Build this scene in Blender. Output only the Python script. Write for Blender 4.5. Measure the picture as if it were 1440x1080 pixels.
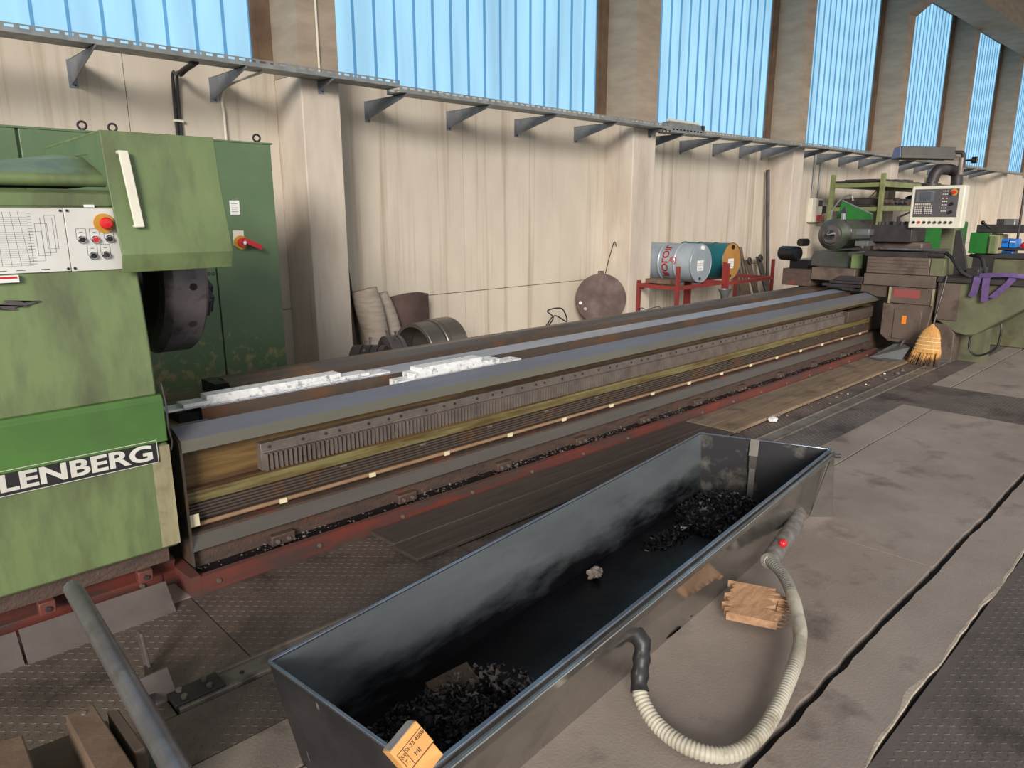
import bpy, bmesh, math, random
from mathutils import Vector, Matrix, noise
random.seed(7)
for o in list(bpy.data.objects): bpy.data.objects.remove(o)
scn = bpy.context.scene
COL = scn.collection
# ------------------------------------------------------------------ camera
FPX = 1008.0; HEYE = 1.70
PITCH, YAW, ROLL = (math.radians(a) for a in (13.328, 46.193, -0.1616))
CF = Vector((math.cos(YAW)*math.cos(PITCH), math.sin(YAW)*math.cos(PITCH), -math.sin(PITCH)))
_R = Vector((math.sin(YAW), -math.cos(YAW), 0)); _U = _R.cross(CF)
CR = _R*math.cos(ROLL) + _U*math.sin(ROLL); CU = _U*math.cos(ROLL) - _R*math.sin(ROLL)
CC = Vector((0, 0, HEYE))
cam = bpy.data.cameras.new('camera'); camo = bpy.data.objects.new('camera', cam); COL.objects.link(camo)
cam.sensor_width = 36; cam.lens = FPX/1440*36; cam.clip_start = .05; cam.clip_end = 200
m = Matrix.Identity(4)
for i in range(3): m[i][0], m[i][1], m[i][2], m[i][3] = CR[i], CU[i], -CF[i], CC[i]
camo.matrix_world = m; scn.camera = camo
# ------------------------------------------------------------------ light
def lin(c):
    return tuple(((v/255)/12.92 if v/255 <= .04045 else ((v/255+.055)/1.055)**2.4) for v in c) + (1,)
w = bpy.data.worlds.new('world'); scn.world = w; w.use_nodes = True
w.node_tree.nodes['Background'].inputs[0].default_value = (0.93, 0.96, 1.0, 1)
w.node_tree.nodes['Background'].inputs[1].default_value = 0.62
sun = bpy.data.lights.new('daylight_sun', 'SUN'); sun.energy = 2.9; sun.angle = math.radians(20); sun.color = (1.0, .935, .86)
so = bpy.data.objects.new('daylight_sun', sun); COL.objects.link(so)
so.rotation_euler = Vector((1.1, 1.05, -.50)).to_track_quat('-Z', 'Y').to_euler()
vs = scn.view_settings; vs.view_transform = 'Standard'; vs.look = 'None'; vs.exposure = 0.52; vs.gamma = 1; vs.use_curve_mapping = False
# ------------------------------------------------------------------ pixel -> place
def ray(x, y): return CF*FPX + CR*(x-720) - CU*(y-540)
def onz(x, y, z=0): d = ray(x, y); return CC + d*((z-HEYE)/d.z)
def ony(x, y, Y): d = ray(x, y); return CC + d*(Y/d.y)
def onx(x, y, X): d = ray(x, y); return CC + d*(X/d.x)
def ond(x, y, D): return CC + ray(x, y)*(D/FPX)
# ------------------------------------------------------------------ materials
MATS = {}
def M(name, c1, c2=None, rough=.6, metal=0, scale=5, stretch=(1,1,1), c3=None, d_scale=2, d_lo=.52, d_hi=.68, d_stretch=(1,1,1), bump=0, bscale=60, spec=.5, rvar=.1, wear_shade_z=None):
    if name in MATS: return MATS[name]
    mt = bpy.data.materials.new(name); mt.use_nodes = True; MATS[name] = mt
    nt = mt.node_tree; N = nt.nodes; L = nt.links; bs = N['Principled BSDF']
    c2 = c2 or tuple(v*.85 for v in c1)
    g = N.new('ShaderNodeNewGeometry')
    def noi(sc, st, det=5):
        mp = N.new('ShaderNodeMapping'); mp.inputs['Scale'].default_value = st; L.new(g.outputs['Position'], mp.inputs[0])
        n = N.new('ShaderNodeTexNoise'); n.inputs['Scale'].default_value = sc; n.inputs['Detail'].default_value = det; n.inputs['Roughness'].default_value = .62
        L.new(mp.outputs[0], n.inputs['Vector']); return n
    def ramp(src, lo, hi, a, b):
        r = N.new('ShaderNodeValToRGB'); r.color_ramp.elements[0].position = lo; r.color_ramp.elements[1].position = hi
        r.color_ramp.elements[0].color = a; r.color_ramp.elements[1].color = b; L.new(src, r.inputs[0]); return r
    n1 = noi(scale, stretch); r1 = ramp(n1.outputs[0], .33, .67, lin(c1), lin(c2)); out = r1.outputs[0]
    if c3:
        n2 = noi(d_scale, d_stretch, 8); src = n2.outputs[0]
        if wear_shade_z:      # paint worn low on the cabinet, dark straw tips, painted shade in the trough
            sp = N.new('ShaderNodeSeparateXYZ'); L.new(g.outputs['Position'], sp.inputs[0]); mr = N.new('ShaderNodeMapRange'); mr.inputs[1].default_value = wear_shade_z[0]; mr.inputs[2].default_value = wear_shade_z[1]; mr.inputs[3].default_value = wear_shade_z[2]; mr.inputs[4].default_value = 0
            L.new(sp.outputs[2], mr.inputs[0]); ad = N.new('ShaderNodeMath'); ad.operation = 'ADD'; L.new(src, ad.inputs[0]); L.new(mr.outputs[0], ad.inputs[1]); src = ad.outputs[0]
        r2 = ramp(src, d_lo, d_hi, (0,0,0,1), (1,1,1,1))
        mx = N.new('ShaderNodeMix'); mx.data_type = 'RGBA'; L.new(r2.outputs[0], mx.inputs[0]); L.new(out, mx.inputs[6]); mx.inputs[7].default_value = lin(c3); out = mx.outputs[2]
    L.new(out, bs.inputs['Base Color'])
    bs.inputs['Metallic'].default_value = metal; bs.inputs['Specular IOR Level'].default_value = spec
    rr = ramp(n1.outputs[0], .3, .7, (max(0, rough-rvar),)*3+(1,), (min(1, rough+rvar),)*3+(1,)); L.new(rr.outputs[0], bs.inputs['Roughness'])
    if bump:
        n3 = noi(bscale, (1,1,1), 4); b = N.new('ShaderNodeBump'); b.inputs['Strength'].default_value = bump; b.inputs['Distance'].default_value = .01
        L.new(n3.outputs[0], b.inputs['Height']); L.new(b.outputs[0], bs.inputs['Normal'])
    return mt
def EM(name, c, s):
    mt = bpy.data.materials.new(name); mt.use_nodes = True; N = mt.node_tree.nodes; L = mt.node_tree.links; bs = N['Principled BSDF']
    g = N.new('ShaderNodeNewGeometry'); mp = N.new('ShaderNodeMapping'); mp.inputs['Scale'].default_value = (1, 1, .12); L.new(g.outputs['Position'], mp.inputs[0])
    n = N.new('ShaderNodeTexNoise'); n.inputs['Scale'].default_value = 3.0; n.inputs['Detail'].default_value = 6; L.new(mp.outputs[0], n.inputs['Vector'])
    r = N.new('ShaderNodeValToRGB'); r.color_ramp.elements[0].position = .3; r.color_ramp.elements[1].position = .7
    r.color_ramp.elements[0].color = lin(tuple(v*.9 for v in c)); r.color_ramp.elements[1].color = lin(tuple(min(255, v*1.06) for v in c)); L.new(n.outputs[0], r.inputs[0])
    bs.inputs['Base Color'].default_value = lin(tuple(v*.25 for v in c)); bs.inputs['Roughness'].default_value = .35
    L.new(r.outputs[0], bs.inputs['Emission Color']); bs.inputs['Emission Strength'].default_value = s; return mt
mWall = M('cream_wall', (198,188,172), (184,173,157), .85, scale=1.2, stretch=(1.5,1.5,.5), c3=(130,106,82), d_scale=1.1, d_stretch=(6,6,.16), d_lo=.53, d_hi=.82, bump=.15, bscale=40)
mPillar = M('pillar_plaster', (198,187,172), (176,162,149), .85, scale=1.6, stretch=(2,2,.5), c3=(140,120,102), d_scale=1.2, d_stretch=(5,5,.4), d_lo=.6, d_hi=.8, bump=.15, bscale=40)
mConcU = M('raw_concrete', (160,146,128), (142,128,112), .9, scale=2, stretch=(1,1,4), bump=.2, bscale=50)
mJamb = M('brown_jamb', (112,90,70), (88,68,54), .7, scale=4)
mConc = M('floor_concrete', (150,138,128), (130,118,109), .68, scale=1.6, c3=(92,82,76), d_scale=3, d_lo=.55, d_hi=.75, bump=.25, bscale=90)
mConcD = M('dark_ground', (40,36,33), (26,23,22), .9, scale=8)
mConcE = M('chipped_edge', (190,176,158), (150,138,124), .9, scale=20, bump=.5)
mTread = M('tread_plate', (110,97,88), (88,77,71), .55, metal=.15, scale=3, c3=(60,52,50), d_scale=2, bump=.2, bscale=120)
mTread2 = M('tread_plate_grey', (108,99,94), (88,80,77), .5, metal=.15, scale=3, c3=(64,57,55), d_scale=2, bump=.2, bscale=120)
mPlank2 = M('ochre_plank', (142,120,96), (112,94,76), .8, scale=3, stretch=(.6,9,9), c3=(90,76,64), d_scale=4, bump=.3, bscale=60)
mPlank = M('worn_plank', (134,116,98), (104,90,77), .8, scale=3, stretch=(.6,9,9), c3=(84,72,64), d_scale=4, bump=.3, bscale=60)
mPlankShade = M('shaded_plank', (82,71,64), (62,54,50), .7, scale=3, stretch=(.6,9,9), bump=.2)  # the same planks darkened: the trough's shadow painted into their colour
mRail = M('worn_rail', (140,130,120), (112,103,96), .5, metal=.4, scale=5, c3=(84,76,70), d_scale=6)
mGreen = M('pale_green_paint', (110,126,82), (97,113,73), .52, scale=2.5, stretch=(2,2,.6), c3=(80,86,62), d_scale=2.4, d_stretch=(2.5,2.5,.7), d_lo=.46, d_hi=.70, bump=.05)
mGreenB = M('bright_green_paint', (78,116,56), (68,102,50), .42, scale=3, c3=(70,94,56), d_scale=5, d_lo=.6, d_hi=.8)
mGreenC = M('cabinet_green', (92,114,80), (80,103,74), .45, scale=2, c3=(138,130,92), d_scale=14, d_lo=.66, d_hi=.76, wear_shade_z=(.62,1.02,.17))
mGreenD = M('deep_green', (44,118,48), (36,98,42), .4)
mOlive = M('olive_paint', (106,108,80), (88,88,68), .5, scale=3, c3=(84,78,58), d_scale=4)
mCream = M('dirty_cream', (160,152,118), (130,122,94), .6, scale=12, stretch=(1,1,.3), c3=(120,112,84), d_scale=14)
mPlateW = M('printed_plate', (205,204,198), (192,190,184), .35, scale=3)
mInk = M('printed_ink', (92,92,92), (80,80,80), .5)
mInkD = M('black_ink', (32,30,32), (24,22,24), .5)
mName = M('nameplate_black', (44,42,44), (34,32,36), .45)
mLetter = M('nameplate_letter', (208,206,196), (184,180,170), .5)
mRed = M('red_primer', (112,54,43), (90,47,40), .6, scale=5, c3=(72,55,50), d_scale=5, d_lo=.44, d_hi=.6, d_stretch=(.5,3,3))
mRedF = M('red_frame', (140,50,46), (116,42,40), .55, scale=4)
mRedK = M('red_knob', (200,34,40), (180,28,34), .3)
mYel = M('yellow_disc', (190,140,50), (170,124,40), .5)
mSteelLit = M('window_lit_cover', (128,128,136), (117,117,126), .40, metal=.4, scale=6, stretch=(.15,1,1), rvar=.06)  # bluish because the windows' light is painted into the steel colour
mLip = M('grey_green_lip', (112,110,98), (98,96,86), .42, metal=.3, scale=5, stretch=(.15,1,1))
mSteelLit2 = M('window_lit_cover_pale', (158,164,180), (146,152,168), .38, metal=.3, scale=6, stretch=(.15,1,1), rvar=.06)  # paler blue, window light painted into the middle cover's top
mSteelG = M('grey_skirt', (116,111,104), (100,95,89), .42, metal=.6, scale=5, stretch=(.2,2,2))
mSteelBr = M('brown_steel', (92,81,72), (74,64,57), .45, metal=.25, scale=4, stretch=(.2,2,2), c3=(112,78,54), d_scale=3)
mDark = M('dark_iron', (66,61,60), (46,42,43), .5, metal=.25, scale=6)
mBlack = M('black_oily', (22,21,23), (14,14,16), .35, scale=8)
mChuck = M('chuck_steel', (104,97,98), (82,75,77), .42, metal=.3, scale=6, c3=(46,42,44), d_scale=7)
mCast = M('oily_casting', (118,94,58), (94,72,42), .42, scale=4, stretch=(.3,3,8), c3=(66,46,30), d_scale=3, d_stretch=(.4,2,6), d_lo=.45, d_hi=.65)
mYellow = M('yellow_green_oil', (122,116,76), (98,86,54), .42, scale=4, stretch=(.4,3,6), c3=(84,66,36), d_scale=3, d_stretch=(.6,2,6), d_lo=.42, d_hi=.6)
mRack = M('rack_steel', (124,114,106), (98,89,83), .4, metal=.3, scale=9)
mCopper = M('copper_rod', (172,140,112), (140,112,88), .4, metal=.3, scale=6)
mTag = M('cream_tag', (226,216,178), (206,196,160), .6)
mBase = M('rusty_base', (86,68,58), (62,50,45), .6, scale=8, stretch=(1,1,3), c3=(112,56,44), d_scale=4, d_lo=.6, d_hi=.72, bump=.5)
mBrown = M('brown_carriage', (112,96,86), (90,76,68), .5, metal=.2, scale=3, c3=(74,62,56), d_scale=4)
mFade = M('faded_red', (150,62,64), (120,74,68), .6, scale=14)
mWhiteM = M('mottled_zinc', (240,240,238), (216,217,218), .4, metal=.1, scale=30, c3=(150,152,156), d_scale=26, d_lo=.55, d_hi=.66)
mTroughI = M('trough_inner', (124,130,132), (98,105,109), .34, metal=.4, scale=2.4, stretch=(.5,2,2), c3=(24,24,28), d_scale=5, d_stretch=(.5,1,1.6), d_lo=.62, d_hi=.98, wear_shade_z=(.03,.30,.55))  # blackens towards the bottom: shade inside the trough painted in
mTroughB = M('trough_end_inner', (52,51,54), (38,37,40), .4, metal=.2, scale=3, c3=(140,132,118), d_scale=4, d_lo=.54, d_hi=.76)  # darker than the other inner walls: shade on the right end painted in
mTroughO = M('trough_outer', (176,172,166), (150,146,140), .15, metal=.9, scale=2, c3=(120,115,108), d_scale=5, d_lo=.55, d_hi=.8, rvar=.06)
mTroughE = M('trough_end_black', (60,58,60), (44,42,45), .42, metal=.3, scale=4, c3=(150,146,138), d_scale=6, d_stretch=(3,3,.5), d_lo=.66, d_hi=.72)
mRim = M('bare_rim', (150,156,168), (120,124,134), .28, metal=.85, scale=6)
mOil = M('oil_film', (12,12,17), (7,7,11), .34, spec=.25, scale=3, bump=.3, bscale=14)
mSwarf = M('dark_swarf', (46,43,46), (20,19,22), .4, metal=.3, scale=30)
mSwarfL = M('pale_swarf', (122,112,106), (92,84,80), .6, scale=30)
mRag = M('grey_rag', (158,144,134), (128,114,106), .8, scale=30, bump=.4)
mHose = M('ribbed_hose', (190,184,168), (158,150,134), .5, scale=6, c3=(128,118,96), d_scale=7)
mHoseG = M('grey_hose', (140,138,130), (112,108,102), .5, scale=6)
mTape = M('black_tape', (38,36,38), (24,23,25), .5, scale=20)
mTapeG = M('grey_tape', (128,122,116), (90,86,82), .5, scale=18)
mWood = M('fresh_wood', (222,164,96), (196,136,74), .6, scale=4, stretch=(1,6,6), bump=.1)
mWoodO = M('broken_board_wood', (178,140,106), (142,106,78), .75, scale=4, stretch=(2,10,10), bump=.4, bscale=40)
mWoodG = M('grey_end_wood', (160,156,156), (134,130,130), .7, scale=20)
mTimber = M('timber', (116,94,76), (92,74,60), .75, scale=4, stretch=(3,3,3), bump=.2)
mTimberD = M('dark_timber', (92,76,62), (72,60,50), .8, scale=4)
mPipe = M('steel_pipe', (122,117,120), (98,93,97), .32, metal=.5, scale=8, c3=(92,86,84), d_scale=10)
mBarShade = M('shaded_bar', (104,95,90), (84,76,72), .55, metal=.3, scale=5)  # rail steel darkened, painting in the shading from objects out of view
mGalv = M('galvanised', (150,154,152), (126,130,130), .45, metal=.55, scale=10)
mGalvD = M('bracket_grey', (132,136,142), (112,116,122), .5, metal=.4, scale=6)
mFelt = M('felt_roll', (170,158,144), (146,134,122), .95, scale=6, stretch=(1,1,6), bump=.3)
mRust = M('rusty_plate', (86,66,60), (68,52,48), .7, scale=5)
mDrumG = M('drum_grey', (156,166,174), (138,148,156), .4, metal=.2, scale=3)
mDrumT = M('drum_teal', (22,92,98), (16,74,82), .4, scale=3)
mDrumO = M('drum_ochre', (176,128,66), (156,110,54), .5, scale=3)
mPaper = M('paper_label', (228,228,224), (214,214,210), .7)
mRackG = M('shelf_green', (124,130,84), (104,110,72), .5, scale=6)
mPanelC = M('pendant_cream', (214,210,194), (200,195,178), .45, scale=4)
mPanelK = M('pendant_keypad', (86,82,84), (76,72,75), .45)
mScreen = M('screen_glass', (86,92,98), (70,76,84), .2)
mKeyW = M('keycap', (214,208,196), (200,192,180), .5)
mPurple = M('purple_webbing', (100,76,124), (84,62,108), .8, scale=20)
mBroom = M('broom_straw', (206,158,92), (170,120,62), .8, scale=20, stretch=(4,4,.4), c3=(74,54,38), d_scale=6, d_lo=.6, d_hi=.8, wear_shade_z=(.02,.2,.4))
mStraw = M('straw_dark', (92,66,44), (60,44,32), .9, scale=20)
mZinc = M('zinc_pan', (132,134,134), (104,106,106), .45, metal=.55, scale=6)
mBlue = M('blue_plastic', (36,122,206), (28,100,180), .4)
mNavy = M('navy_cloth', (32,38,96), (24,28,74), .7)
mOrange = M('orange_tag', (232,132,36), (214,116,28), .5)
mCable = M('black_cable', (34,32,34), (24,23,25), .45)
mChrome = M('chrome', (220,220,222), (190,190,194), .12, metal=1, rvar=.04)
mTail = M('tailstock_grey', (92,90,86), (70,70,68), .4, metal=.35, scale=3, c3=(70,84,62), d_scale=2)
mLamp = M('lamp_housing', (74,70,64), (62,58,54), .5)
mGlassB = M('lamp_glass', (130,150,196), (110,130,180), .2)
eWin = EM('blue_channel_glass', (160,212,242), .76)
eRib = EM('glass_flange', (96,162,208), .60)
# ------------------------------------------------------------------ builders
OFF = {}
class MB:
    def __init__(s): s.v = []; s.f = []; s.mi = []
    def add(s, vs, fs, mi=0):
        b = len(s.v); s.v += [tuple(p) for p in vs]; s.f += [tuple(i+b for i in f) for f in fs]; s.mi += [mi]*len(fs); return s
    def box(s, x0, x1, y0, y1, z0, z1, mi=0):
        v = [(x, y, z) for z in (z0, z1) for y in (y0, y1) for x in (x0, x1)]
        return s.add(v, [(0,2,3,1),(4,5,7,6),(0,1,5,4),(2,6,7,3),(0,4,6,2),(1,3,7,5)], mi)
    def obox(s, c, ax, ay, az, mi=0):   # centre + half axis vectors
        c = Vector(c); ax, ay, az = Vector(ax), Vector(ay), Vector(az)
        v = [c + ax*i + ay*j + az*k for k in (-1,1) for j in (-1,1) for i in (-1,1)]
        fs = [(0,2,3,1),(4,5,7,6),(0,1,5,4),(2,6,7,3),(0,4,6,2),(1,3,7,5)]
        if ax.cross(ay).dot(az) < 0: fs = [f[::-1] for f in fs]
        return s.add(v, fs, mi)
    def bar(s, p, q, w, t, up=(0,0,1), mi=0):
        p, q = Vector(p), Vector(q); d = q-p; u = Vector(up); sd = d.cross(u)
        if sd.length < 1e-6: sd = d.cross(Vector((1,0,0)))
        sd.normalize(); u = sd.cross(d).normalized()
        return s.obox((p+q)/2, d/2, sd*w/2, u*t/2, mi)
    def prism(s, poly, axis, a, b, mi=0):   # poly: 2-D points; axis 0: (y,z) along x, 1: (x,z) along y, 2: (x,y) along z
        def P(p, t): return (t, p[0], p[1]) if axis == 0 else ((p[0], t, p[1]) if axis == 1 else (p[0], p[1], t))
        n = len(poly); ar = sum(poly[i][0]*poly[(i+1)%n][1]-poly[(i+1)%n][0]*poly[i][1] for i in range(n))
        if (ar < 0) != (axis == 1): poly = poly[::-1]
        v = [P(p, a) for p in poly] + [P(p, b) for p in poly]
        fs = [tuple(range(n))[::-1], tuple(range(n, 2*n))] + [(i, (i+1)%n, (i+1)%n+n, i+n) for i in range(n)]
        if b < a: fs = [f[::-1] for f in fs]
        return s.add(v, fs, mi)
    def hull8(s, bot, top, mi=0):   # two quads, same winding seen from above ccw
        return s.add(list(bot)+list(top), [(3,2,1,0),(4,5,6,7)] + [(i,(i+1)%4,(i+1)%4+4,i+4) for i in range(4)], mi)
    def cyl(s, p, q, r, n=20, r2=None, cap=True, mi=0):
        p, q = Vector(p), Vector(q); d = (q-p).normalized(); a = d.orthogonal().normalized(); b = d.cross(a); r2 = r if r2 is None else r2
        v = [p + (a*math.cos(t)+b*math.sin(t))*r for t in (2*math.pi*i/n for i in range(n))] + [q + (a*math.cos(t)+b*math.sin(t))*r2 for t in (2*math.pi*i/n for i in range(n))]
        fs = [(i, (i+1)%n, (i+1)%n+n, i+n) for i in range(n)]
        if cap: fs += [tuple(range(n))[::-1], tuple(range(n, 2*n))]
        return s.add(v, fs, mi)
    def lathe(s, prof, c, d, n=32, mi=0, closed=False):   # prof: (along, radius)
        c, d = Vector(c), Vector(d).normalized(); a = d.orthogonal().normalized(); b = d.cross(a); v = []; k = len(prof)
        for h, r in prof:
            for i in range(n):
                t = 2*math.pi*i/n; v.append(c + d*h + (a*math.cos(t)+b*math.sin(t))*max(r, 1e-4))
        fs = []
        for j in range(k if closed else k-1):
            j2 = (j+1) % k
            fs += [(j*n+i, j*n+(i+1)%n, j2*n+(i+1)%n, j2*n+i) for i in range(n)]
        return s.add(v, fs, mi)
    def tube(s, pts, r, n=10, mi=0, ribs=None):
        pts = [Vector(p) for p in pts]; k = len(pts); v = []
        t0 = (pts[1]-pts[0]).normalized(); a = t0.orthogonal().normalized()
        for j, p in enumerate(pts):
            t = (pts[min(j+1, k-1)]-pts[max(j-1, 0)]).normalized(); a = (a - t*a.dot(t)).normalized(); b = t.cross(a)
            rr = r(j) if callable(r) else r
            for i in range(n):
                u = 2*math.pi*i/n; v.append(p + (a*math.cos(u)+b*math.sin(u))*rr)
        fs = [(j*n+i, j*n+(i+1)%n, (j+1)*n+(i+1)%n, (j+1)*n+i) for j in range(k-1) for i in range(n)]
        fs += [tuple(range(n))[::-1], tuple(range((k-1)*n, k*n))]
        return s.add(v, fs, mi)
    def build(s, name, mat, parent=None, bevel=0, smooth=True, sharp=35, seg=2):
        me = bpy.data.meshes.new(name)
        if parent is not None: off = OFF[parent.name]
        else:
            xs = [p[0] for p in s.v]; ys = [p[1] for p in s.v]; zs = [p[2] for p in s.v]
            off = Vector(((min(xs)+max(xs))/2, (min(ys)+max(ys))/2, min(zs)))
        me.from_pydata([(p[0]-off.x, p[1]-off.y, p[2]-off.z) for p in s.v], [], s.f)
        for mt in (mat if isinstance(mat, (list, tuple)) else [mat]): me.materials.append(mt)
        if any(s.mi): me.polygons.foreach_set('material_index', s.mi)
        me.update()
        if smooth: me.shade_smooth(); me.set_sharp_from_angle(angle=math.radians(sharp))
        o = bpy.data.objects.new(name, me); COL.objects.link(o)
        if parent is None: o.location = off
        else: o.parent = parent
        OFF[o.name] = off
        if bevel:
            b = o.modifiers.new('bevel', 'BEVEL'); b.width = bevel; b.segments = seg; b.limit_method = 'ANGLE'; b.harden_normals = False
        return o
def lit_top_tone(o, side, lim=.6):  # upward faces keep the painted window light, the rest take the side colour
    o.data.materials.append(side)
    for f in o.data.polygons: f.material_index = 0 if f.normal.z > lim else 1
    return o
def tag(o, label, cat, group=None, kind=None):
    if label: o['label'] = label
    if cat: o['category'] = cat
    if group: o['group'] = group
    if kind: o['kind'] = kind
    return o
def thing(name, label, cat, loc, group=None, kind=None):
    o = bpy.data.objects.new(name, None); o.empty_display_size = .1; COL.objects.link(o); o.location = loc; OFF[o.name] = Vector(loc)
    return tag(o, label, cat, group, kind)
def dup(o, delta, parent=None):       # a copy of a part, moved
    c = o.copy(); COL.objects.link(c); c.parent = parent or o.parent; c.location = Vector(o.location) + Vector(delta); OFF[c.name] = OFF[o.name] + Vector(delta); return c
def dup_thing(r, delta, label=None, rotz=0):
    c = r.copy(); COL.objects.link(c); c.location = Vector(r.location)+Vector(delta); c.rotation_euler.z += rotz
    if label: c['label'] = label
    for ch in r.children:
        d = ch.copy(); COL.objects.link(d); d.parent = c
        for g in ch.children:
            e = g.copy(); COL.objects.link(e); e.parent = d
    return c
def text(body, size, org, xdir, ydir, mat, parent, name='lettering', bold=0, ext=.0008, sx=1.0, align='LEFT'):
    cu = bpy.data.curves.new(name, 'FONT'); cu.body = body; cu.size = size; cu.extrude = ext; cu.offset = bold; cu.align_x = align
    t = bpy.data.objects.new('tmp_text', cu); COL.objects.link(t); bpy.context.view_layer.update()
    me = bpy.data.meshes.new_from_object(t.evaluated_get(bpy.context.evaluated_depsgraph_get())); bpy.data.objects.remove(t)
    xd, yd = Vector(xdir).normalized(), Vector(ydir).normalized(); zd = xd.cross(yd); off = OFF[parent.name]; org = Vector(org)
    for v in me.vertices: v.co = org + xd*v.co.x*sx + yd*v.co.y + zd*v.co.z - off
    me.materials.clear(); me.materials.append(mat); o = bpy.data.objects.new(name, me); COL.objects.link(o); o.parent = parent; OFF[o.name] = off; return o
def bez(pts, n=12):     # Catmull-Rom through points
    P = [Vector(p) for p in pts]; P = [P[0]*2-P[1]] + P + [P[-1]*2-P[-2]]; out = []
    for i in range(1, len(P)-2):
        for k in range(n):
            t = k/n; out.append(.5*((2*P[i]) + (P[i+1]-P[i-1])*t + (2*P[i-1]-5*P[i]+4*P[i+1]-P[i+2])*t*t + (3*P[i]-P[i-1]-3*P[i+1]+P[i+2])*t**3))
    out.append(P[-2]); return out
def clump(c, r, sub=2, amp=.35, fr=2.2, sq=(1,1,1), seed=0):
    bm = bmesh.new(); bmesh.ops.create_icosphere(bm, subdivisions=sub, radius=1); vs = []; c = Vector(c)
    for v in bm.verts:
        d = v.co.normalized(); k = 1 + amp*noise.noise(d*fr + Vector((seed*3.1, seed*1.7, 0))); vs.append(c + Vector((d.x*sq[0], d.y*sq[1], d.z*sq[2]))*r*k)
    fs = [tuple(v.index for v in f.verts) for f in bm.faces]; bm.free(); return vs, fs

# ================================================================== SETTING
YW, YP, YG = 6.9, 6.4, 6.97          # wall face, pillar face, glass plane
# ---- floor
fl = MB().box(-14, 45, -12, 7.2, -.3, -.035).build('floor', mConcD); tag(fl, 'workshop floor of concrete slabs, tread plates and planks', None, kind='structure')
def slab(x0, x1, y0, y1, name='slab', mat=mConc, z1=0.0, jag=(0,0,0,0), g=.004):
    # jag: roughness amplitude of edges y0, x1, y1, x0
    P = []; E = [((x0+g,y0+g),(x1-g,y0+g),jag[0]), ((x1-g,y0+g),(x1-g,y1-g),jag[1]), ((x1-g,y1-g),(x0+g,y1-g),jag[2]), ((x0+g,y1-g),(x0+g,y0+g),jag[3])]
    for a, b, j in E:
        L = math.hypot(b[0]-a[0], b[1]-a[1]); n = max(1, int(L/.035)) if j else 1
        for i in range(n):
            t = i/n; x = a[0]+(b[0]-a[0])*t; y = a[1]+(b[1]-a[1])*t
            if j and 0 < i:
                k = j*(noise.noise(Vector((x*1.7, y*1.7, 3)))*1.2 + noise.noise(Vector((x*9, y*9, 7)))*.6)
                if a[1] == b[1]: y += k
                else: x += k
            P.append((x, y))
    return MB().prism(P, 2, -.034, z1).build(name, mat, fl, smooth=False)
slab(-14, 45, 3.16, 6.9)
slab(-6, 3.73, .90, 1.85, jag=(.014,0,.004,0)); slab(3.73, 6.96, .90, 1.85, jag=(.014,0,.006,0))
slab(-6, 6.96, 1.858, 2.1, jag=(.006,0,0,0))
slab(-6, 6.96, .62, .872, jag=(.014,0,.014,0))
slab(8.0, 45, 2.0, 2.17, jag=(.004,0,0,0)); slab(8.0, 45, -6, 1.985, jag=(0,0,.004,0))
slab(-14, 45, -12, -6); slab(-14, -6, -6, 3.16)
vs_ = []; fs_ = []
for i in range(160):      # pale chipped arris of the slab next to the tread plate
    x = 1.4+i*.035; k = .014*(noise.noise(Vector((x*1.7, .624*1.7, 3)))*1.2 + noise.noise(Vector((x*9, .624*9, 7)))*.6); wd = .005+.02*max(0, noise.noise(Vector((x*4, 9, 1)))+.25)
    vs_ += [(x, .624+k-.003, -.006), (x, .624+k, .0012), (x, .624+k+wd, .0004)]
    if i: b = 3*i; fs_ += [(b-3, b, b+1, b-2), (b-2, b+1, b+2, b-1)]
e_ = MB().add(vs_, fs_).build('chipped_edge', mConcE, fl, smooth=False)
def plate(x0, x1, y0, y1, mat=mTread, vis=None, z=0.0):
    p = MB().box(x0+.003, x1-.003, y0+.003, y1-.003, z-.012, z).build('tread_plate', mat, fl, smooth=False)
    mb = MB(); pt = .0285; vx0, vx1, vy0, vy1 = vis or (x0, x1, y0, y1)
    i0, i1 = int(vx0/pt)+1, int(vx1/pt); j0, j1 = int(vy0/pt)+1, int(vy1/pt)
    for i in range(i0, i1):
        for j in range(j0, j1):
            x, y = i*pt, j*pt; a = math.radians(45 if (i+j) % 2 else -45)+.06; ca, sa = math.cos(a), math.sin(a); l, wd, h = .0125, .0042, .0022
            mb.add([(x-l*ca, y-l*sa, z), (x+wd*sa, y-wd*ca, z), (x+l*ca, y+l*sa, z), (x-wd*sa, y+wd*ca, z), (x-l*.45*ca, y-l*.45*sa, z+h), (x+l*.45*ca, y+l*.45*sa, z+h)],
                   [(0,1,5,4),(1,2,5),(2,3,4,5),(3,0,4)])
    t = mb.build('tread_pattern', mat, fl, smooth=False); tag(t, None, None, kind='stuff'); return p
plate(-2.5, .99, 2.52, 3.158, vis=(-.1,.99,2.52,3.158)); plate(.99, 2.2, 2.52, 3.158); plate(2.2, 9.3, 2.52, 2.70)
plate(-2.5, .66, 2.38, 2.52, vis=(.0,.66,2.38,2.52)); plate(-2.5, 3.5, 2.1, 2.38, vis=(.2,1.4,2.1,2.38)); plate(3.5, 6.96, 2.1, 2.38, mTread2); plate(6.96, 14, 2.17, 2.38, mTread2)
plate(6.96, 8.0, -6, 2.17, mTread2, vis=(6.96,8.0,.2,2.17)); plate(-6, 6.96, -6, .615, mTread2, vis=(1.6,6.9,-.3,.615))
plate(9.3, 14, 2.52, 3.158, mTread2, vis=(9.3,10,2.52,3.1))
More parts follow.
